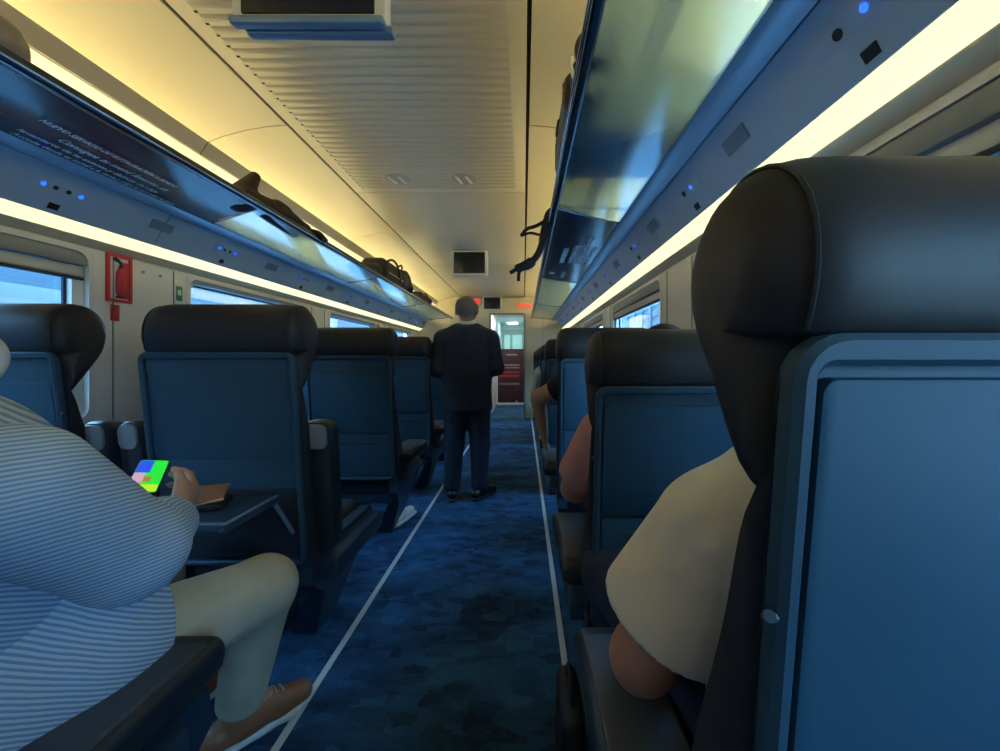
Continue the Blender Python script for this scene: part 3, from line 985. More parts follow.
ORD = ['nearest', 'second', 'third', 'fourth', 'fifth', 'sixth', 'seventh']
LA, LW, RX = -.963, -1.695, .412
LEFT_Y = [1.25, 2.19, 3.06, 4.00, 4.95, 5.90, 6.80]
pa = make_seat('x', 1, inner=(.30, .385)); pw = make_seat('x', 1, inner=(.175, .22))
GL = 'navy seats left of the aisle'
s1 = make_seat('navy aisle seat on the left, tray folded down and armrests raised', 1, tray='down', arms='up', inner=(.305, .385))
s1.location = (LA, LEFT_Y[0], 0); s1.scale = (1.05, 1, 1); s1['group'] = GL
s1w = make_seat('navy window seat on the left below the red extinguisher frame, armrest raised', 1, arms='up', inner=(.19, .235))
s1w.location = (LW + .02, LEFT_Y[0] - .02, 0); s1w['group'] = GL
first = {'a': pa, 'w': pw}
for i in range(1, 7):
    for key, x, what in (('a', LA, 'aisle'), ('w', LW, 'window')):
        o = first[key]
        if first.get(key + 'used'): o = copy_tree(o)
        first[key + 'used'] = True
        o.location = (x, LEFT_Y[i], 0)
        extra = {1: 'with a white sneaker showing beside its base', 2: 'just short of the man in the suit', 3: 'level with the man in the suit', 4: 'beyond the man in the suit', 5: 'far down the aisle', 6: 'last before the bulkhead'}[i]
        if key == 'w': extra = 'beside the ' + ORD[min(i, 4)] + ' stretch of wall' if i < 5 else ('far down the carriage' if i == 5 else 'last before the bulkhead')
        tag(o, 'navy %s seat, %s row on the left, %s' % (what, ORD[i], extra), 'seat', GL)
GR = 'navy single seats right of the aisle'
n1 = make_seat('large navy seat close to the camera on the right, its back filling the corner', -1, tz=(.745, 1.096))
n1.location = (.405, .256, 0); n1.scale = (1, 1, .993); n1['group'] = GR
for ch in n1.children:
    if ch.name.startswith(('headrest', 'seam')):
        ch.scale = (1, 1, .90); ch.location = (0, 0, .113)
rt = make_seat('x', -1, tz=(.765, 1.072))
RIGHT = [(.985, .92), (1.96, .985), (3.08, .985), (4.03, .98), (5.0, .98), (5.95, .98), (6.75, .98)]
extra = ['holding the passenger in pink', 'holding the passenger in black with bare arm', 'holding the passenger in dark teal', 'holding the passenger in a white shirt', 'far down the aisle', 'next to last before the bulkhead', 'last before the bulkhead']
for i, (y, sz) in enumerate(RIGHT):
    o = rt if i == 0 else copy_tree(rt)
    o.location = (RX, y, 0); o.scale = (1, 1, sz)
    tag(o, 'navy single seat on the right, %s' % extra[i] + (', behind the near seat' if i == 0 else ''), 'seat', GR)
s0 = make_seat('navy seat in the near left corner, broad armrest, under the striped-shirt man', 1)
s0.location = (LA + .072, .225, 0); s0['group'] = GL

# ------------------------------------------------------------------ people
def V3(*a): return np.array(a, float)
def unit(v): v = np.array(v, float); return v / np.linalg.norm(v)

def hand_prims(w, d, n, thumb, curl=.6, sc=1.0):
    """w wrist, d direction of the fingers, n palm normal (out of the palm), thumb: side direction of the thumb"""
    d, n = unit(d), unit(n)
    t = unit(np.array(thumb) - d * np.dot(thumb, d) - n * np.dot(thumb, n))
    P = []
    k = w + d * .085 * sc
    P.append((cone(w + d * .005, w + d * .07 * sc, .026 * sc, .040 * sc, n, 2.2), .012))
    ln = [.070, .078, .072, .056]
    for i in range(4):
        o = (1.5 - i) * .0195 * sc
        b = k + t * o - d * (.004 if i in (0, 2) else (.012 if i == 3 else 0)) * sc
        a1 = curl * .7; a2 = curl * 1.7; a3 = curl * 2.5
        p = b - d * .02 * sc
        q0 = b
        L = ln[i] * sc
        q1 = q0 + (d * math.cos(a1) + n * math.sin(a1)) * L * .5
        q2 = q1 + (d * math.cos(a2) + n * math.sin(a2)) * L * .3
        q3 = q2 + (d * math.cos(a3) + n * math.sin(a3)) * L * .24
        P += [(cone(p, q0, .010 * sc, .0098 * sc), .006), (cone(q0, q1, .0098 * sc, .0088 * sc), .003), (cone(q1, q2, .0088 * sc, .008 * sc), .003), (cone(q2, q3, .008 * sc, .0072 * sc), .003)]
    b = w + d * .025 * sc + t * .024 * sc
    q1 = b + (d * .75 + t * .55 + n * .25) * .042 * sc
    q2 = q1 + unit(d * .9 + t * .1 + n * (.3 + curl * .4)) * .034 * sc
    P += [(cone(w + d * .015, b, .018 * sc, .016 * sc), .008), (cone(b, q1, .0135 * sc, .0115 * sc), .006), (cone(q1, q2, .0112 * sc, .009 * sc), .003)]
    return P

def head_prims(c, f, up, sc=1.0):
    f = unit(f); up = unit(up - f * np.dot(up, f)); s = np.cross(f, up)
    R = [s, f, up]
    P = [(ell(c + up * .022 * sc - f * .012 * sc, (.077 * sc, .098 * sc, .092 * sc), R), .02),
         (cone(c + f * .03 * sc - up * .02 * sc, c + f * .058 * sc - up * .085 * sc, .060 * sc, .034 * sc), .03),
         (cone(c + f * .088 * sc + up * .022 * sc, c + f * .108 * sc - up * .022 * sc, .010 * sc, .015 * sc), .012),
         (cone(c + f * .074 * sc + up * .036 * sc - s * .03, c + f * .074 * sc + up * .036 * sc + s * .03, .015 * sc, .015 * sc), .015),
         (cone(c + f * .078 * sc - up * .062 * sc - s * .015, c + f * .078 * sc - up * .062 * sc + s * .015, .012 * sc, .012 * sc), .012)]
    for q in (-1, 1):
        P.append((ell(c + s * q * .080 * sc - f * .008 * sc - up * .005 * sc, (.012 * sc, .020 * sc, .032 * sc), R), .008))
    return P, s, f, up

def person(label, J, skin, h=.010, girth=1.0, shirt=None, sleeve=None, trousers=None, shoes=None, hair=None, head=1.0, sleeve_len=2.0, cloth=.013, hand_sc=1.0, curl=None, group=None, hair_cut=None, sleeve_r=(1.0, 1.0), sleeve_mat=None, hands=True, bald=False):
    root = empty('person', (J['pelvis'][0], J['pelvis'][1], 0))
    tag(root, label, 'person', group)
    off = np.array(root.location)
    g_ = girth
    fwd = unit(J['fwd']); up = V3(0, 0, 1)
    P = []
    torso = [(cone(J['pelvis'], J['belly'], .155 * g_, .150 * g_, fwd, 1.25 / J.get('fat', 1)), .05), (cone(J['belly'], J['chest'], .150 * g_, .160 * g_, fwd, 1.35 / J.get('fat', 1)), .05),
             (cone(J['sh_l'] * .8 + J['chest'] * .2, J['sh_r'] * .8 + J['chest'] * .2, .070 * g_, .070 * g_), .06)]
    neck = [(cone(J['chest'] * .25 + J['neck'] * .75 , J['head'] - up * .03, .058, .052), .03)]
    arms = {}
    for q in 'lr':
        arms[q] = [(cone(J['sh_' + q], J['el_' + q], .055 * g_, .043 * g_), .03), (cone(J['el_' + q], J['wr_' + q], .043 * g_, .029), .02)]
    legs = []
    for q in 'lr':
        legs += [(cone(J['hip_' + q], J['kn_' + q], .085 * g_, .060 * g_), .04), (cone(J['kn_' + q], J['an_' + q], .058 * g_, .038), .02), (cone(J['an_' + q], J['toe_' + q], .036, .026), .02)]
    P = torso + neck + arms['l'] + arms['r'] + legs
    hp, hs, hf, hu = head_prims(J['head'], J['face'], up, head)
    P += hp
    if hands:
        for q in 'lr':
            d, n, th = J['hand_' + q][:3]
            c = J['hand_' + q][3] if len(J['hand_' + q]) > 3 else .5
            P += hand_prims(J['wr_' + q], d, n, th, c, hand_sc)
    blob('body', P, skin, root, h, off)
    def grow(prims, e):
        out = []
        for (lo, hi, fn), k in prims:
            out.append(((lo - e, hi + e, (lambda X, Y, Z, fn=fn: fn(X, Y, Z) - e)), k))
        return out
    if shirt is not None:
        S = grow(torso, cloth)
        cuts = []
        sl = []
        for q in 'lr':
            a, b, c = J['sh_' + q], J['el_' + q], J['wr_' + q]
            r0 = .055 * g_ + cloth; r1 = .043 * g_ + cloth
            if sleeve_len <= 1:
                e = a + (b - a) * sleeve_len
                sl.append([(cone(a, e, r0 * sleeve_r[0], (r0 + (r1 - r0) * sleeve_len) * sleeve_r[1], cut=True), .03)])
            else:
                e = b + (c - b) * min(1, sleeve_len - 1)
                sl.append([(cone(a, b, r0 * sleeve_r[0], r1 * sleeve_r[1]), .03), (cone(b, e, r1 * sleeve_r[1], (.033 + cloth) * sleeve_r[1], cut=True), .03)])
        if sleeve_mat is None:
            blob('shirt', S + sl[0] + sl[1], shirt, root, h, off)
        else:
            blob('shirt', S, shirt, root, h, off)
            for q in sl: blob('sleeve', q, sleeve_mat, root, h, off)
    if trousers is not None:
        e = cloth
        T = [(cone(J['pelvis'], J['pelvis'] * .6 + J['belly'] * .4, .155 * g_ + e, .15 * g_ + e, fwd, 1.25 / J.get('fat', 1)), .05)]
        for q in 'lr':
            T += [(cone(J['hip_' + q], J['kn_' + q], .085 * g_ + e, .060 * g_ + e), .04), (cone(J['kn_' + q], J['an_' + q], .058 * g_ + e, .046 + e, cut=True), .03)]
        blob('trousers', T, trousers, root, h, off)
    if shoes is not None:
        for q in 'lr':
            a, t = J['an_' + q], J['toe_' + q]
            d = unit(np.array([t[0] - a[0], t[1] - a[1], 0])); n = V3(0, 0, 1); s = np.cross(d, n)
            zf = min(a[2], t[2]) - .03 if J.get('toe_free') else 0
            base = np.array([a[0], a[1], zf])
            heel = base - d * .055; toe = base + d * .19
            z = lambda v: V3(0, 0, v)
            R = [s, d, n]
            sh = blob('shoe', [(cone(heel + z(.055), base + d * .04 + z(.062), .038, .040), .02), (cone(base + d * .02 + z(.060), toe - d * .03 + z(.042), .042, .032, n, 1.15), .03), (cone(toe - d * .09 + z(.04), toe - d * .025 + z(.038), .042, .034, n, 1.25), .02),
                           (cone(base + z(.07), a + z(.0), .040, .042), .02), (cone(base + z(.07), base + d * .080 + z(.066), .044, .036), .02)], shoes, root, min(h, .008), off, cuts=[(base + z(.022), (0, 0, -1)), (base + z(.122), (0, 0, 1))])
            blob('sole', [(cone(heel + z(.016), base + d * .05 + z(.014), .038, .036, n, 1.9), .02), (cone(base + d * .05 + z(.014), toe - d * .06 + z(.014), .036, .046, n, 2.2), .02), (cone(toe - d * .06 + z(.014), toe - d * .022 + z(.016), .046, .032, n, 1.9), .02)], M['sole'] if J.get('pale_sole') else M['black'], sh, .006, off, cuts=[(base + z(.026), (0, 0, 1)), (base + z(.002), (0, 0, -1))])
            if J.get('pale_sole'):
                for i in range(4):
                    c = base + d * (.050 + i * .020) + z(.1125 - i * .0085)
                    G().tube([c - s * .018, c + z(.004), c + s * .018], .0028, 6).build('lace', M['sole'], sh, off=off)
    if hair is not None:
        c = J['head']
        hp_, _, _, _ = head_prims(c, J['face'], up, head)
        e = .010
        H = [((hp_[0][0][0] - e, hp_[0][0][1] + e, lambda X, Y, Z, fn=hp_[0][0][2]: fn(X, Y, Z) - e), .02)]
        cn = unit(hf * .75 - hu * .65) if hair_cut is None else unit(hf * hair_cut[0] + hu * hair_cut[1])
        co_ = .005 if hair_cut is None else hair_cut[2]
        blob('hair', H, hair, root, min(h, .008), off, cuts=[(c + cn * co_, cn)] + ([(c + hu * .055 * head, hu)] if bald else []))
    for q in (-1, 1):
        c = J['head'] + (hf * .082 + hu * .020 + hs * q * .032) * head
        ey = blob('eye', [(ell(c, (.012, .012, .012)), .005)], M['eye'], root, .004, off)
        blob('iris', [(ell(c + hf * .009, (.006, .006, .006)), .003)], M['iris'], ey, .003, off)
    c = J['head'] + (hf * .090 - hu * .052) * head
    blob('mouth', [(cone(c - hs * .02, c + hs * .02, .006, .006), .004)], M['lips'], root, .004, off)
    return root

# the man in the navy suit, standing in the aisle with his back to us
mx, my = -.452, 3.18
K = lambda x, y, z: V3(mx + x, my + y, z)
J = dict(fwd=(0, 1, 0), pelvis=K(0, 0, .80), belly=K(0, .02, .96), chest=K(0, .01, 1.20), neck=K(0, .02, 1.38), head=K(-.008, .075, 1.495), face=(.15, 1, -.45),
         sh_l=K(-.195, .0, 1.285), sh_r=K(.195, .0, 1.285), el_l=K(-.235, -.02, 1.03), el_r=K(.235, -.01, 1.04), wr_l=K(-.16, .19, .95), wr_r=K(.15, .20, .99),
         hand_l=((.5, .9, .1), (.7, -.4, .3), (0, .2, 1), .5), hand_r=((-.6, .8, .1), (-.7, -.4, .3), (0, .2, 1), .5),
         hip_l=K(-.085, 0, .78), hip_r=K(.085, 0, .78), kn_l=K(-.10, .01, .43), kn_r=K(.105, .02, .43), an_l=K(-.115, -.02, .085), an_r=K(.105, -.01, .085), toe_l=K(-.15, .14, .03), toe_r=K(.185, .11, .03))
suit = person('man in a navy suit standing in the aisle with his back turned', J, M['skin_dark'], h=.010, girth=.98, shirt=None, trousers=M['suit_trousers'], shoes=M['black_leather'], hair=M['hair_grey'], head=1.07, cloth=.020, hair_cut=(.75, -.45, -.008), bald=True)
# jacket: long, straight, with cut hem and its own collar
so = np.array(suit.location)
jp = [(cone(K(0, 0, .74), K(0, .0, .98), .205, .190, (0, 1, 0), 1.5), .04), (cone(K(0, .0, .98), K(0, 0, 1.22), .190, .195, (0, 1, 0), 1.55), .05),
      (cone(K(-.165, 0, 1.268), K(.165, 0, 1.268), .076, .076), .05), (cone(K(0, .0, 1.30), K(0, .03, 1.37), .11, .075), .04)]
for q, a, b, c in (('l', J['sh_l'], J['el_l'], J['wr_l']), ('r', J['sh_r'], J['el_r'], J['wr_r'])):
    jp += [(cone(a - V3(0, 0, .018), b, .068, .060), .03), (cone(b, b + (c - b) * .92, .062, .048, cut=True), .03)]
blob('jacket', jp, M['suit'], suit, .010, so, cuts=[(K(0, 0, .70), (0, 0, -1)), (K(0, .03, 1.395), (0, -.25, 1))])
blob('shirt_collar', [(cone(K(0, .045, 1.385), K(0, .058, 1.425), .070, .062), .01)], M['shirt_white'], suit, .006, so, cuts=[(K(0, .05, 1.425), (0, -.3, 1))])
G().box(mx - .002, mx + .002, my - .147, my - .140, .705, .90).build('back_vent', M['black_cloth'], suit, smooth=False, off=so)
tb = empty('tablet', (mx - .02, my + .30, .97)); tag(tb, 'small dark ticket device held in front of the man in the suit', 'device')
tb.rotation_euler = (-.9, 0, 0)
G().slab(lambda i: rrect(-.09 + i, .09 - i, -.06 + i, .06 - i, .012, 4), -.008, .008, .003).build('device_case', M['black'], tb)
G().slab(lambda i: rrect(-.078 + i, .078 - i, -.048 + i, .048 - i, .006, 3), -.0095, -.007, .0006).build('screen', M['screen_off'], tb)

# the man in the striped shirt, near left
J = dict(fwd=(.12, 1, 0), fat=1.32, pale_sole=True, pelvis=V3(-.935, .56, .57), belly=V3(-.915, .58, .72), chest=V3(-.875, .535, .885), neck=V3(-.890, .53, 1.03), head=V3(-.922, .575, 1.185), face=(-.05, 1, -.42),
         sh_l=V3(-1.06, .56, .925), sh_r=V3(-.685, .53, .925), el_l=V3(-1.11, .70, .68), el_r=V3(-.690, .70, .765), wr_l=V3(-1.02, .84, .71), wr_r=V3(-.788, .89, .742),
         hand_l=((.35, .9, .2), (.3, -.5, .7), (.2, .3, 1), .5), hand_r=((-.30, .90, .28), (-.85, -.35, .25), (-.3, -.3, .9), .6),
         hip_l=V3(-1.0, .66, .54), hip_r=V3(-.82, .66, .54), kn_l=V3(-1.06, 1.12, .50), kn_r=V3(-.712, 1.09, .478), an_l=V3(-1.05, 1.20, .11), an_r=V3(-.815, 1.150, .115), toe_l=V3(-1.04, 1.36, .03), toe_r=V3(-.725, 1.27, .03))
strp = person('man in blue striped shirt and khaki trousers in the near left seat, holding a phone', J, M['skin'], h=.0075, girth=1.12, shirt=M['stripe_body'], trousers=M['khaki'], shoes=M['tan_leather'], hair=M['hair_grey'], sleeve_len=1.90, cloth=.014, hand_sc=1.15, sleeve_r=(1.20, 1.26), sleeve_mat=M['stripe_sleeve'])
so = np.array(strp.location)
# loose shirt tail over the trousers
blob('shirt_tail', [(cone((-.86, .60, .60), (-.82, .68, .60), .175, .165), .05), (cone((-.80, .70, .58), (-.765, .79, .575), .115, .105, cut=True), .05)], M['stripe_body'], strp, .009, so, cuts=[((0, 0, .46), (0, 0, -1))])
# face mask
c = J['head'] + unit(J['face']) * .095 - V3(0, 0, .045)
blob('face_mask', [(ell(c, (.062, .036, .052)), .01)], M['white'], strp, .006, so)
# trouser pocket piping
# phone
ph = empty('phone', (-.925, .985, .812))
tag(ph, 'phone with a bright colourful screen in the hand of the striped-shirt man', 'phone')
lv = Vector((-.073, .12, .0465)).normalized(); sv = Vector((.037, .0256, -.008)); sv = (sv - lv * sv.dot(lv)).normalized(); nv = sv.cross(lv)
mt = Matrix((sv, -nv, lv)).transposed()    # local x short, local z long, local -y faces the reader
ph.rotation_euler = mt.to_euler()
G().slab(lambda i: rrect(-.030 + i, .030 - i, -.075 + i, .075 - i, .009, 4), -.004, .004, .002).build('phone_case', M['black'], ph)
sp = G().slab(lambda i: rrect(-.0275 + i, .0275 - i, -.071 + i, .071 - i, .006, 3), -.0048, -.0035, .0005).build('screen', glow('screen_green', (.02, .95, .05), 0.42), ph)
for x0, x1, z0, z1, cc in ((-.027, .000, .012, .068, (.02, .10, 1.0)), (-.027, -.006, -.032, .010, (.75, .45, .62)), (-.006, .008, -.028, -.006, (.45, .25, .05)), (-.027, -.008, -.056, -.033, (1.0, .08, .10)), (-.006, .026, -.068, -.040, (.55, .98, .02)), (-.026, -.007, -.068, -.057, (1.0, .75, .02))):
    G().box(x0, x1, -.0054, -.0047, z0, z1).build('screen_area', glow('screen_colour', cc, 0.42), sp, smooth=False)

# the passenger in the cream T-shirt, in the near right seat
def seated(label, sx, sy, skin, shirt, J2, **kw):
    """a passenger whose seat centre is at x=sx and whose back rests at y=sy"""
    Q = lambda x, y, z: V3(sx + x, sy + y, z)
    J = dict(fwd=(0, 1, 0), pelvis=Q(0, .13, .56), belly=Q(0, .13, .70), chest=Q(0, .10, .87), neck=Q(0, .12, 1.02), head=Q(0, .16, 1.115), face=(0, 1, -.15),
             sh_l=Q(-.175, .10, .925), sh_r=Q(.175, .10, .925), el_l=Q(-.22, .18, .67), el_r=Q(.21, .18, .67), wr_l=Q(-.10, .40, .62), wr_r=Q(.10, .40, .62),
             hand_l=((.5, .8, -.1), (.2, 0, -1), (.9, -.4, 0), .3), hand_r=((-.5, .8, -.1), (-.2, 0, -1), (-.9, -.4, 0), .3),
             hip_l=Q(-.09, .18, .54), hip_r=Q(.09, .18, .54), kn_l=Q(-.12, .58, .53), kn_r=Q(.12, .58, .53), an_l=Q(-.12, .62, .10), an_r=Q(.12, .62, .10), toe_l=Q(-.13, .76, .03), toe_r=Q(.13, .76, .03))
    for k, v in J2.items():
        J[k] = V3(*v) if k[:2] in ('sh', 'el', 'wr', 'hi', 'kn', 'an', 'to', 'pe', 'be', 'ch', 'ne', 'he') and isinstance(v, tuple) else v
    return person(label, J, skin, shirt=shirt, **kw)

tee = seated('person in a cream T-shirt in the near right seat, elbow out over the armrest', .44, .43, M['skin_pink'], M['tee'],
       dict(sh_l=(.262, .55, .862), el_l=(.178, .60, .655), wr_l=(.36, .80, .62), kn_l=(.235, 1.06, .535), head=(.44, .59, 1.10)), h=.0075, girth=1.03, trousers=M['denim'], shoes=M['black_leather'], hair=M['hair_dark'], sleeve_len=.66, cloth=.014, sleeve_r=(1.14, 1.58))
pk = seated('passenger in a pink shirt in the right-hand seat ahead, elbow on the armrest', .44, 1.16, M['skin_pink'], M['pink'],
       dict(sh_l=(.258, 1.30, .855), el_l=(.182, 1.42, .645), wr_l=(.34, 1.62, .64), head=(.472, 1.36, 1.098)), h=.009, girth=1.08, trousers=M['denim'], shoes=M['black_leather'], hair=M['hair_dark'], sleeve_len=.78, sleeve_r=(1.15, 1.35))
bk = seated('passenger in a black T-shirt leaning a bare bent arm on the armrest', .43, 2.15, M['skin'], M['black_cloth'],
       dict(sh_l=(.235, 2.32, .955), el_l=(.090, 2.40, .875), wr_l=(.125, 2.44, .635), hand_l=((.2, .35, -.9), (.7, .2, .2), (.2, .9, 0), .4)), h=.010, girth=1.08, trousers=M['denim'], shoes=M['black_leather'], hair=M['hair_dark'], sleeve_len=.45)
M['teal_cloth'] = mat('dark_teal_cloth', (.012, .045, .06), .85)
tl = seated('passenger in dark teal, mostly hidden behind the black T-shirt', .43, 3.27, M['skin'], M['teal_cloth'], dict(sh_l=(.22, 3.38, .95), el_l=(.165, 3.46, .70)), h=.014, trousers=M['denim'], shoes=M['black_leather'], hair=M['hair_dark'], hands=False)
wh = seated('passenger in a white shirt far down the right-hand seats', .40, 4.22, M['skin'], M['shirt_white'], dict(sh_l=(.185, 4.34, .965), el_l=(.125, 4.44, .70)), h=.014, trousers=M['denim'], shoes=M['black_leather'], hair=M['hair_dark'], hands=False)

# ------------------------------------------------------------------ luggage
def bag(name, label, cat, prims, m, h=.010, k=.03, group=None, cuts=()):
    lo = np.min([p[0] for p in prims], 0); hi = np.max([p[1] for p in prims], 0)
    c = ((lo + hi) / 2); c[2] = lo[2]
    r = empty(name, c)
    tag(r, label, cat, group)
    blob('body', [(p, k) for p in prims], m, r, h, c, cuts=cuts)
    return r, c
ZS = 1.885
r, c = bag('beige_bag', 'beige bag at the near end of the left luggage rack', 'bag', [rbox((-1.50, .96, ZS + .065), (.14, .15, .065), .04), ell((-1.42, 1.08, ZS + .055), (.06, .05, .06))], M['bag_beige'])
G().tube(smooth_path([(-1.45, .86, ZS + .125), (-1.42, .89, ZS + .17), (-1.42, .97, ZS + .17), (-1.45, 1.0, ZS + .125)]), .010, 8).build('handle', M['bag_brown'], r, off=c)
r, c = bag('brown_jacket', 'crumpled brown jacket peaking over the rim of the left luggage rack', 'jacket',
    [cone((-1.44, 2.02, ZS + .03), (-1.385, 2.06, ZS + .155), .065, .028), cone((-1.385, 2.00, ZS + .03), (-1.37, 2.28, ZS + .055), .045, .040), cone((-1.37, 2.22, ZS + .06), (-1.365, 2.50, ZS + .035), .042, .030), cone((-1.40, 2.15, ZS + .03), (-1.44, 2.5, ZS + .025), .05, .045), cone((-1.365, 2.5, ZS + .035), (-1.345, 2.60, ZS + .03), .022, .014)], M['bag_brown'], h=.008, k=.025)
G().tube(smooth_path([(-1.345, 2.52, ZS + .035), (-1.33, 2.60, ZS + .045), (-1.325, 2.70, ZS + .02)]), .009, 8).build('strap', M['bag_brown'], r, off=c)
G().tube(smooth_path([(-1.35, 2.55, ZS + .03), (-1.325, 2.62, ZS + .02), (-1.33, 2.66, ZS - .02)]), .008, 8).build('strap', M['bag_brown'], r, off=c)
r, c = bag('black_backpack', 'large black backpack lying on the left luggage rack above the far seats', 'backpack',
    [rbox((-1.46, 4.20, ZS + .11), (.13, .34, .11), .07), rbox((-1.42, 4.55, ZS + .12), (.10, .16, .10), .06), cone((-1.38, 4.62, ZS + .20), (-1.36, 4.72, ZS + .05), .05, .06)], M['bag_black'], h=.012)
G().tube(smooth_path([(-1.37, 3.86, ZS + .12), (-1.32, 3.98, ZS + .21), (-1.32, 4.18, ZS + .20), (-1.325, 4.30, ZS + .06)]), .012, 8).build('shoulder_strap', M['bag_black'], r, off=c)
G().tube(smooth_path([(-1.37, 4.30, ZS + .19), (-1.34, 4.38, ZS + .25), (-1.36, 4.48, ZS + .21)]), .010, 8).build('handle', M['bag_black'], r, off=c)
G().box(-1.325, -1.322, 3.95, 4.40, ZS + .075, ZS + .083).build('zip', M['chrome'], r, smooth=False, off=c)
bag('black_jacket', 'flat black jacket lying on the left rack just before the backpack', 'jacket', [cone((-1.42, 3.40, ZS + .025), (-1.40, 3.80, ZS + .07), .03, .06), cone((-1.50, 3.5, ZS + .03), (-1.5, 3.8, ZS + .04), .04, .05)], M['bag_black'], h=.010)
r, c = bag('black_pouch', 'small black pouch on the far part of the left luggage rack', 'bag', [rbox((-1.40, 5.45, ZS + .06), (.07, .22, .06), .035), ell((-1.36, 5.72, ZS + .05), (.05, .08, .05))], M['bag_black'], h=.012)
G().tube(smooth_path([(-1.35, 5.3, ZS + .06), (-1.33, 5.45, ZS + .12), (-1.335, 5.6, ZS + .08)]), .009, 6).build('strap', M['bag_black'], r, off=c)
# right rack
r = empty('blue_suitcase', (.40, 1.54, ZS)); tag(r, 'dark blue suitcase lying on the right luggage rack', 'suitcase'); c = np.array(r.location)
blob('shell', [(rbox((.40, 1.54, ZS + .085), (.265, .22, .085), .04), .01)], M['case_blue'], r, .010, c)
G().box(.1345, .1375, 1.40, 1.68, ZS + .08, ZS + .088).build('zip', M['black'], r, smooth=False, off=c)
G().tube(smooth_path([(.136, 1.50, ZS + .115), (.131, 1.51, ZS + .115), (.131, 1.60, ZS + .115), (.136, 1.61, ZS + .115)]), .004, 8).build('handle', M['black'], r, off=c)
for x, y in ((.20, 1.755), (.60, 1.755)):
    G().disc((x, y, ZS + .022), (1, 0, 0), .022, .02, 14).build('wheel', M['black'], r, off=c)
r, c = bag('folded_jacket', 'grey jacket with a pale stripe rolled up beside the blue suitcase', 'jacket', [cone((.20, 1.20, ZS + .05), (.25, 1.20, ZS + .05), .060, .050), cone((.185, 1.22, ZS + .09), (.25, 1.20, ZS + .10), .040, .045)], M['cloth_grey'])
G().tube([(.151, 1.17, ZS + .03), (.140, 1.18, ZS + .08), (.146, 1.20, ZS + .12)], .006, 6).build('stripe', M['white'], r, off=c)
r, c = bag('tan_hat', 'tan knitted hat tucked between grey jacket and blue suitcase', 'hat', [ell((.20, 1.292, ZS + .055), (.075, .035, .065)), ell((.17, 1.285, ZS + .10), (.04, .03, .04))], M['cloth_tan'], h=.008)
G().tube(smooth_path([(.155, 1.26, ZS + .07), (.135, 1.29, ZS + .10), (.15, 1.315, ZS + .07)]), .011, 8).build('brim', M['bag_brown'], r, off=c)
bag('brown_roll', 'short brown roll standing at the near end of the right rack items', 'bag', [cone((.175, 1.06, ZS + .04), (.170, 1.10, ZS + .09), .04, .022), cone((.19, 1.05, ZS + .03), (.22, 1.04, ZS + .04), .040, .040)], M['cloth_tan'], h=.008)
# black strap hanging from the right rack out over the aisle
def at(px, py, y):
    return ((px - 523.5) * y / 400, y, EYE - (py - 360) * y / 400)
r = empty('hanging_black_strap', at(549, 218, 2.28)); tag(r, 'black bag strap with buckles hanging off the right luggage rack over the aisle', 'strap'); c = np.array(r.location)
y = 2.28
G().tube(smooth_path([(.24, 2.25, 1.905), at(552, 212, y), at(547, 222, y), at(543, 240, y), at(538, 254, y), at(530, 263, y), at(519, 268, y), at(510, 273, y)]), [.030] * 6 + [.026] * 10 + [.020] * 8 + [.030] * 4 + [.026] * 4 + [.012] * 4, 8).build('strap', M['bag_black'], r, off=c)
G().tube(smooth_path([at(547, 220, y), at(536, 226, y), at(527, 229, y), at(521, 236, y)]), .011, 8).build('strap_loop', M['bag_black'], r, off=c)
G().tube(smooth_path([at(521, 236, y), at(530, 233, y), at(540, 235, y)]), .008, 8).build('strap_loop', M['bag_black'], r, off=c)
G().tube(smooth_path([at(522, 267, y), at(519, 273, y), at(518.5, 281, y)]), .010, 8).build('buckle', M['bag_black'], r, off=c)

# ------------------------------------------------------------------ screens
def monitor(label, x, y, zb, w, hgt, big):
    r = empty('monitor', (x, y, zb + hgt)); tag(r, label, 'monitor', 'monitors under the ceiling')
    tilt = .0
    G().slab(lambda i: rrect(-w / 2 + i, w / 2 - i, -hgt + i, 0 - i, .02, 4), 0, .05, .008).build('casing', M['housing_light'], r)
    G().slab(lambda i: rrect(-w / 2 + .03 + i, w / 2 - .03 - i, -hgt + (.016 if big else .03) + i, -.02 - i, .004, 3), -.006, .004, .002).build('screen', M['screen_off'], r)
    if big:
        G().slab(lambda i: rrect(-w / 2 - .006 + i, w / 2 - .004 - i, -hgt - .010 + i, -hgt + .012 - i, .008, 4), -.006, .024, .006).build('lower_lip', M['housing'], r)
        G().slab(lambda i: rrect(-w / 2 + .018 + i, w / 2 + .012 - i, -hgt - .012 + i, -hgt + .012 - i, .008, 4), .028, .060, .006).build('hinge_bar', M['housing'], r)
    for sx in (-1, 1):
        G().box(sx * w * .3 - .02, sx * w * .3 + .02, .01, .045, -.005, ZC - (zb + hgt) + .01).build('bracket', M['housing'], r, smooth=False)
    return r
monitor('big dark monitor hanging from the ceiling at the top of the picture', -.592, 1.10, 2.035, .425, .26, True)
monitor('small dark monitor hanging from the ceiling above the man in the suit', -.590, 4.36, 2.016, .40, .279, False)
monitor('square dark monitor on the bulkhead header above the doorway', -.59, 7.52, 2.03, .37, .265, False)

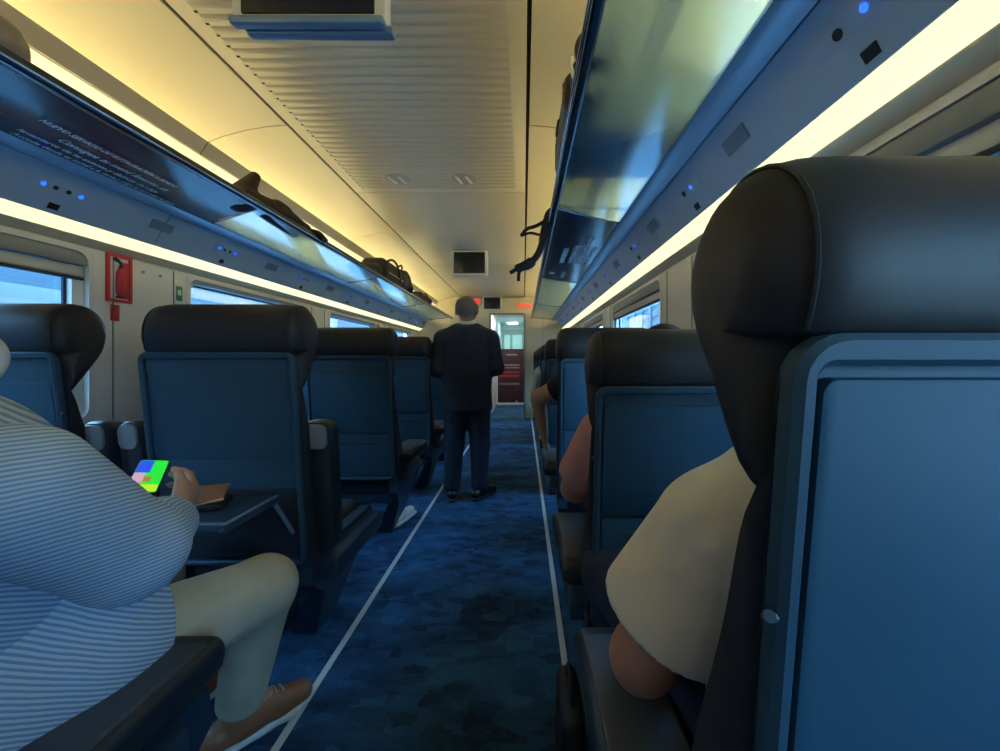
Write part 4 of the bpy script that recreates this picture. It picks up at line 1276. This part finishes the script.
# ------------------------------------------------------------------ things on the walls
xw = U(-1, 1.42)
r = empty('extinguisher_cabinet', (xw, 1.985, 1.38)); tag(r, 'red framed wall cabinet with a fire extinguisher, between the left windows', 'fire extinguisher'); c = np.array(r.location)
A = rrect(1.925, 2.048, 1.385, 1.621, .006, 3); B = rrect(1.938, 2.035, 1.400, 1.606, .003, 3)
G().rings([[(xw, a, b) for a, b in A], [(xw + .012, a, b) for a, b in A], [(xw + .012, a, b) for a, b in B], [(xw, a, b) for a, b in B]], cap=False, close=True).build('frame', M['red'], r, off=c)
G().box(xw + .0005, xw + .003, 1.938, 2.035, 1.40, 1.606).build('backing', M['white'], r, smooth=False, off=c)
G().box(xw + .003, xw + .004, 2.000, 2.033, 1.405, 1.590).build('red_panel', M['red'], r, smooth=False, off=c)
e = G().tube([(xw + .018, 1.978, 1.415), (xw + .018, 1.978, 1.425), (xw + .018, 1.978, 1.52), (xw + .018, 1.978, 1.54), (xw + .018, 1.978, 1.552)], [.010, .015, .015, .012, .006], 12).build('extinguisher', M['red'], r, off=c)
G().tube(smooth_path([(xw + .018, 1.980, 1.55), (xw + .018, 1.985, 1.575), (xw + .018, 1.968, 1.588), (xw + .018, 1.952, 1.596)]), [.008] * 5 + [.007] * 5 + [.009] * 6, 8).build('hose', M['black'], e, off=c)
G().box(xw + .012, xw + .024, 1.962, 1.996, 1.404, 1.414).build('foot', M['black'], e, smooth=False, off=c)
tag(G().box(xw, xw + .004, 1.948, 1.990, 1.292, 1.372, .001).build('red_wall_label', M['red']), 'small plain red label on the wall below the extinguisher frame', 'label')
r = empty('green_exit_sign', (xw, 2.335, 1.49)); tag(r, 'small green safety sign on the wall before the second left window', 'sign')
G().box(0, .004, -.018, .022, -.045, .04, .001).build('plate', M['green'], r)
G().box(.004, .005, -.010, .012, -.012, .018).build('pictogram', M['white'], r, smooth=False)
for y, z in ((2.10, 1.555), (2.20, 1.548)):
    pass
for i, (y, lab) in enumerate(((2.115, 'small grey wall button just past the extinguisher frame'), (2.215, 'second small grey wall button past the extinguisher frame'))):
    r = empty('wall_button', (xw, y, 1.565)); tag(r, lab, 'button', 'buttons by the extinguisher')
    G().disc((0, 0, 0), (1, 0, 0), .008, .006, 12).build('knob', M['grey'], r)
    G().disc((-.001, 0, 0), (1, 0, 0), .013, .003, 12).build('ring', M['white_trim'], r)
r = empty('green_exit_sign', (xw, 5.50, 1.50)); tag(r, 'tiny red sign on the left wall far down the carriage', 'sign')
G().box(0, .004, .0, .09, -.02, .10, .001).build('plate', M['red'], r)
r = empty('red_lit_sign', (-.90, 7.585, 2.21)); tag(r, 'red lit sign on the bulkhead left of the square monitor', 'sign')
G().box(-.16, .10, 0, .014, -.07, .06, .004).build('sign_box', M['housing_light'], r)
G().box(-.04, .075, -.003, 0, -.045, .035).build('lit_field', glow('red_sign_light', (1.0, .01, .03), .6), r, smooth=False)
r = empty('orange_lit_sign', (.045, 7.585, 2.13)); tag(r, 'orange red lit sign at the top right corner of the doorway', 'sign')
G().box(-.19, .19, 0, .014, -.065, .065, .004).build('sign_box', M['housing_light'], r)
for x0, x1, z0, z1 in ((-.16, .15, .02, .045), (-.16, -.03, -.045, .005), (.0, .10, -.045, .005)):
    G().box(x0, x1, -.003, 0, z0, z1).build('lit_field', glow('orange_sign_light', (1.0, .05, .02), .5), r, smooth=False)

# ------------------------------------------------------------------ small things
r = empty('wallet', (-.935, 1.165, .6735)); tag(r, 'open brown leather wallet lying on the folded-down tray', 'wallet'); r.rotation_euler = (0, 0, .35); r.scale = (1.15, 1.2, 1.2)
G().box(-.055, .055, -.045, .04, 0, .014, .005).build('cover', M['bag_black'], r)
G().box(-.05, .05, -.03, .036, .0, .006, .002, fn=lambda p: (p[0], p[1], p[2] + .014 + (p[1] + .03) * .35)).build('flap', M['tan_leather'], r)
G().tube(smooth_path([(-.055, -.04, .016), (0, -.048, .018), (.055, -.03, .022)]), .003, 6).build('edge', M['chrome'], r)
r = empty('white_sneaker', (-.835, 2.70, 0)); tag(r, 'white sneaker on the carpet beside the second left seat', 'shoe'); r.rotation_euler = (0, 0, -.25)
blob('upper', [(cone((0, -.06, .05), (0, .03, .055), .036, .038), .02), (cone((0, .02, .05), (0, .14, .040), .038, .028), .02)], M['white'], r, .008, cuts=[((0, 0, .02), (0, 0, -1))])
blob('sole', [(cone((0, -.06, .014), (0, .15, .014), .042, .040, (0, 0, 1), 2), .02)], M['sole'], r, .006, cuts=[((0, 0, .026), (0, 0, 1)), ((0, 0, .001), (0, 0, -1))])
for i in range(3):
    G().tube([(-.018, .02 + i * .02, .088 - i * .004), (0, .02 + i * .02, .094 - i * .004), (.018, .02 + i * .02, .088 - i * .004)], .0028, 6).build('lace', M['grey'], r)
r, c = bag('black_floor_bag', 'rounded black bag standing on the carpet beside the near right armrest', 'bag', [rbox((.118, 1.02, .132), (.030, .10, .13), .028)], M['bag_black'], h=.010)
G().tube(smooth_path([(.118, .97, .25), (.118, .99, .30), (.118, 1.05, .30), (.118, 1.07, .25)]), .007, 8).build('handle', M['bag_black'], r, off=c)
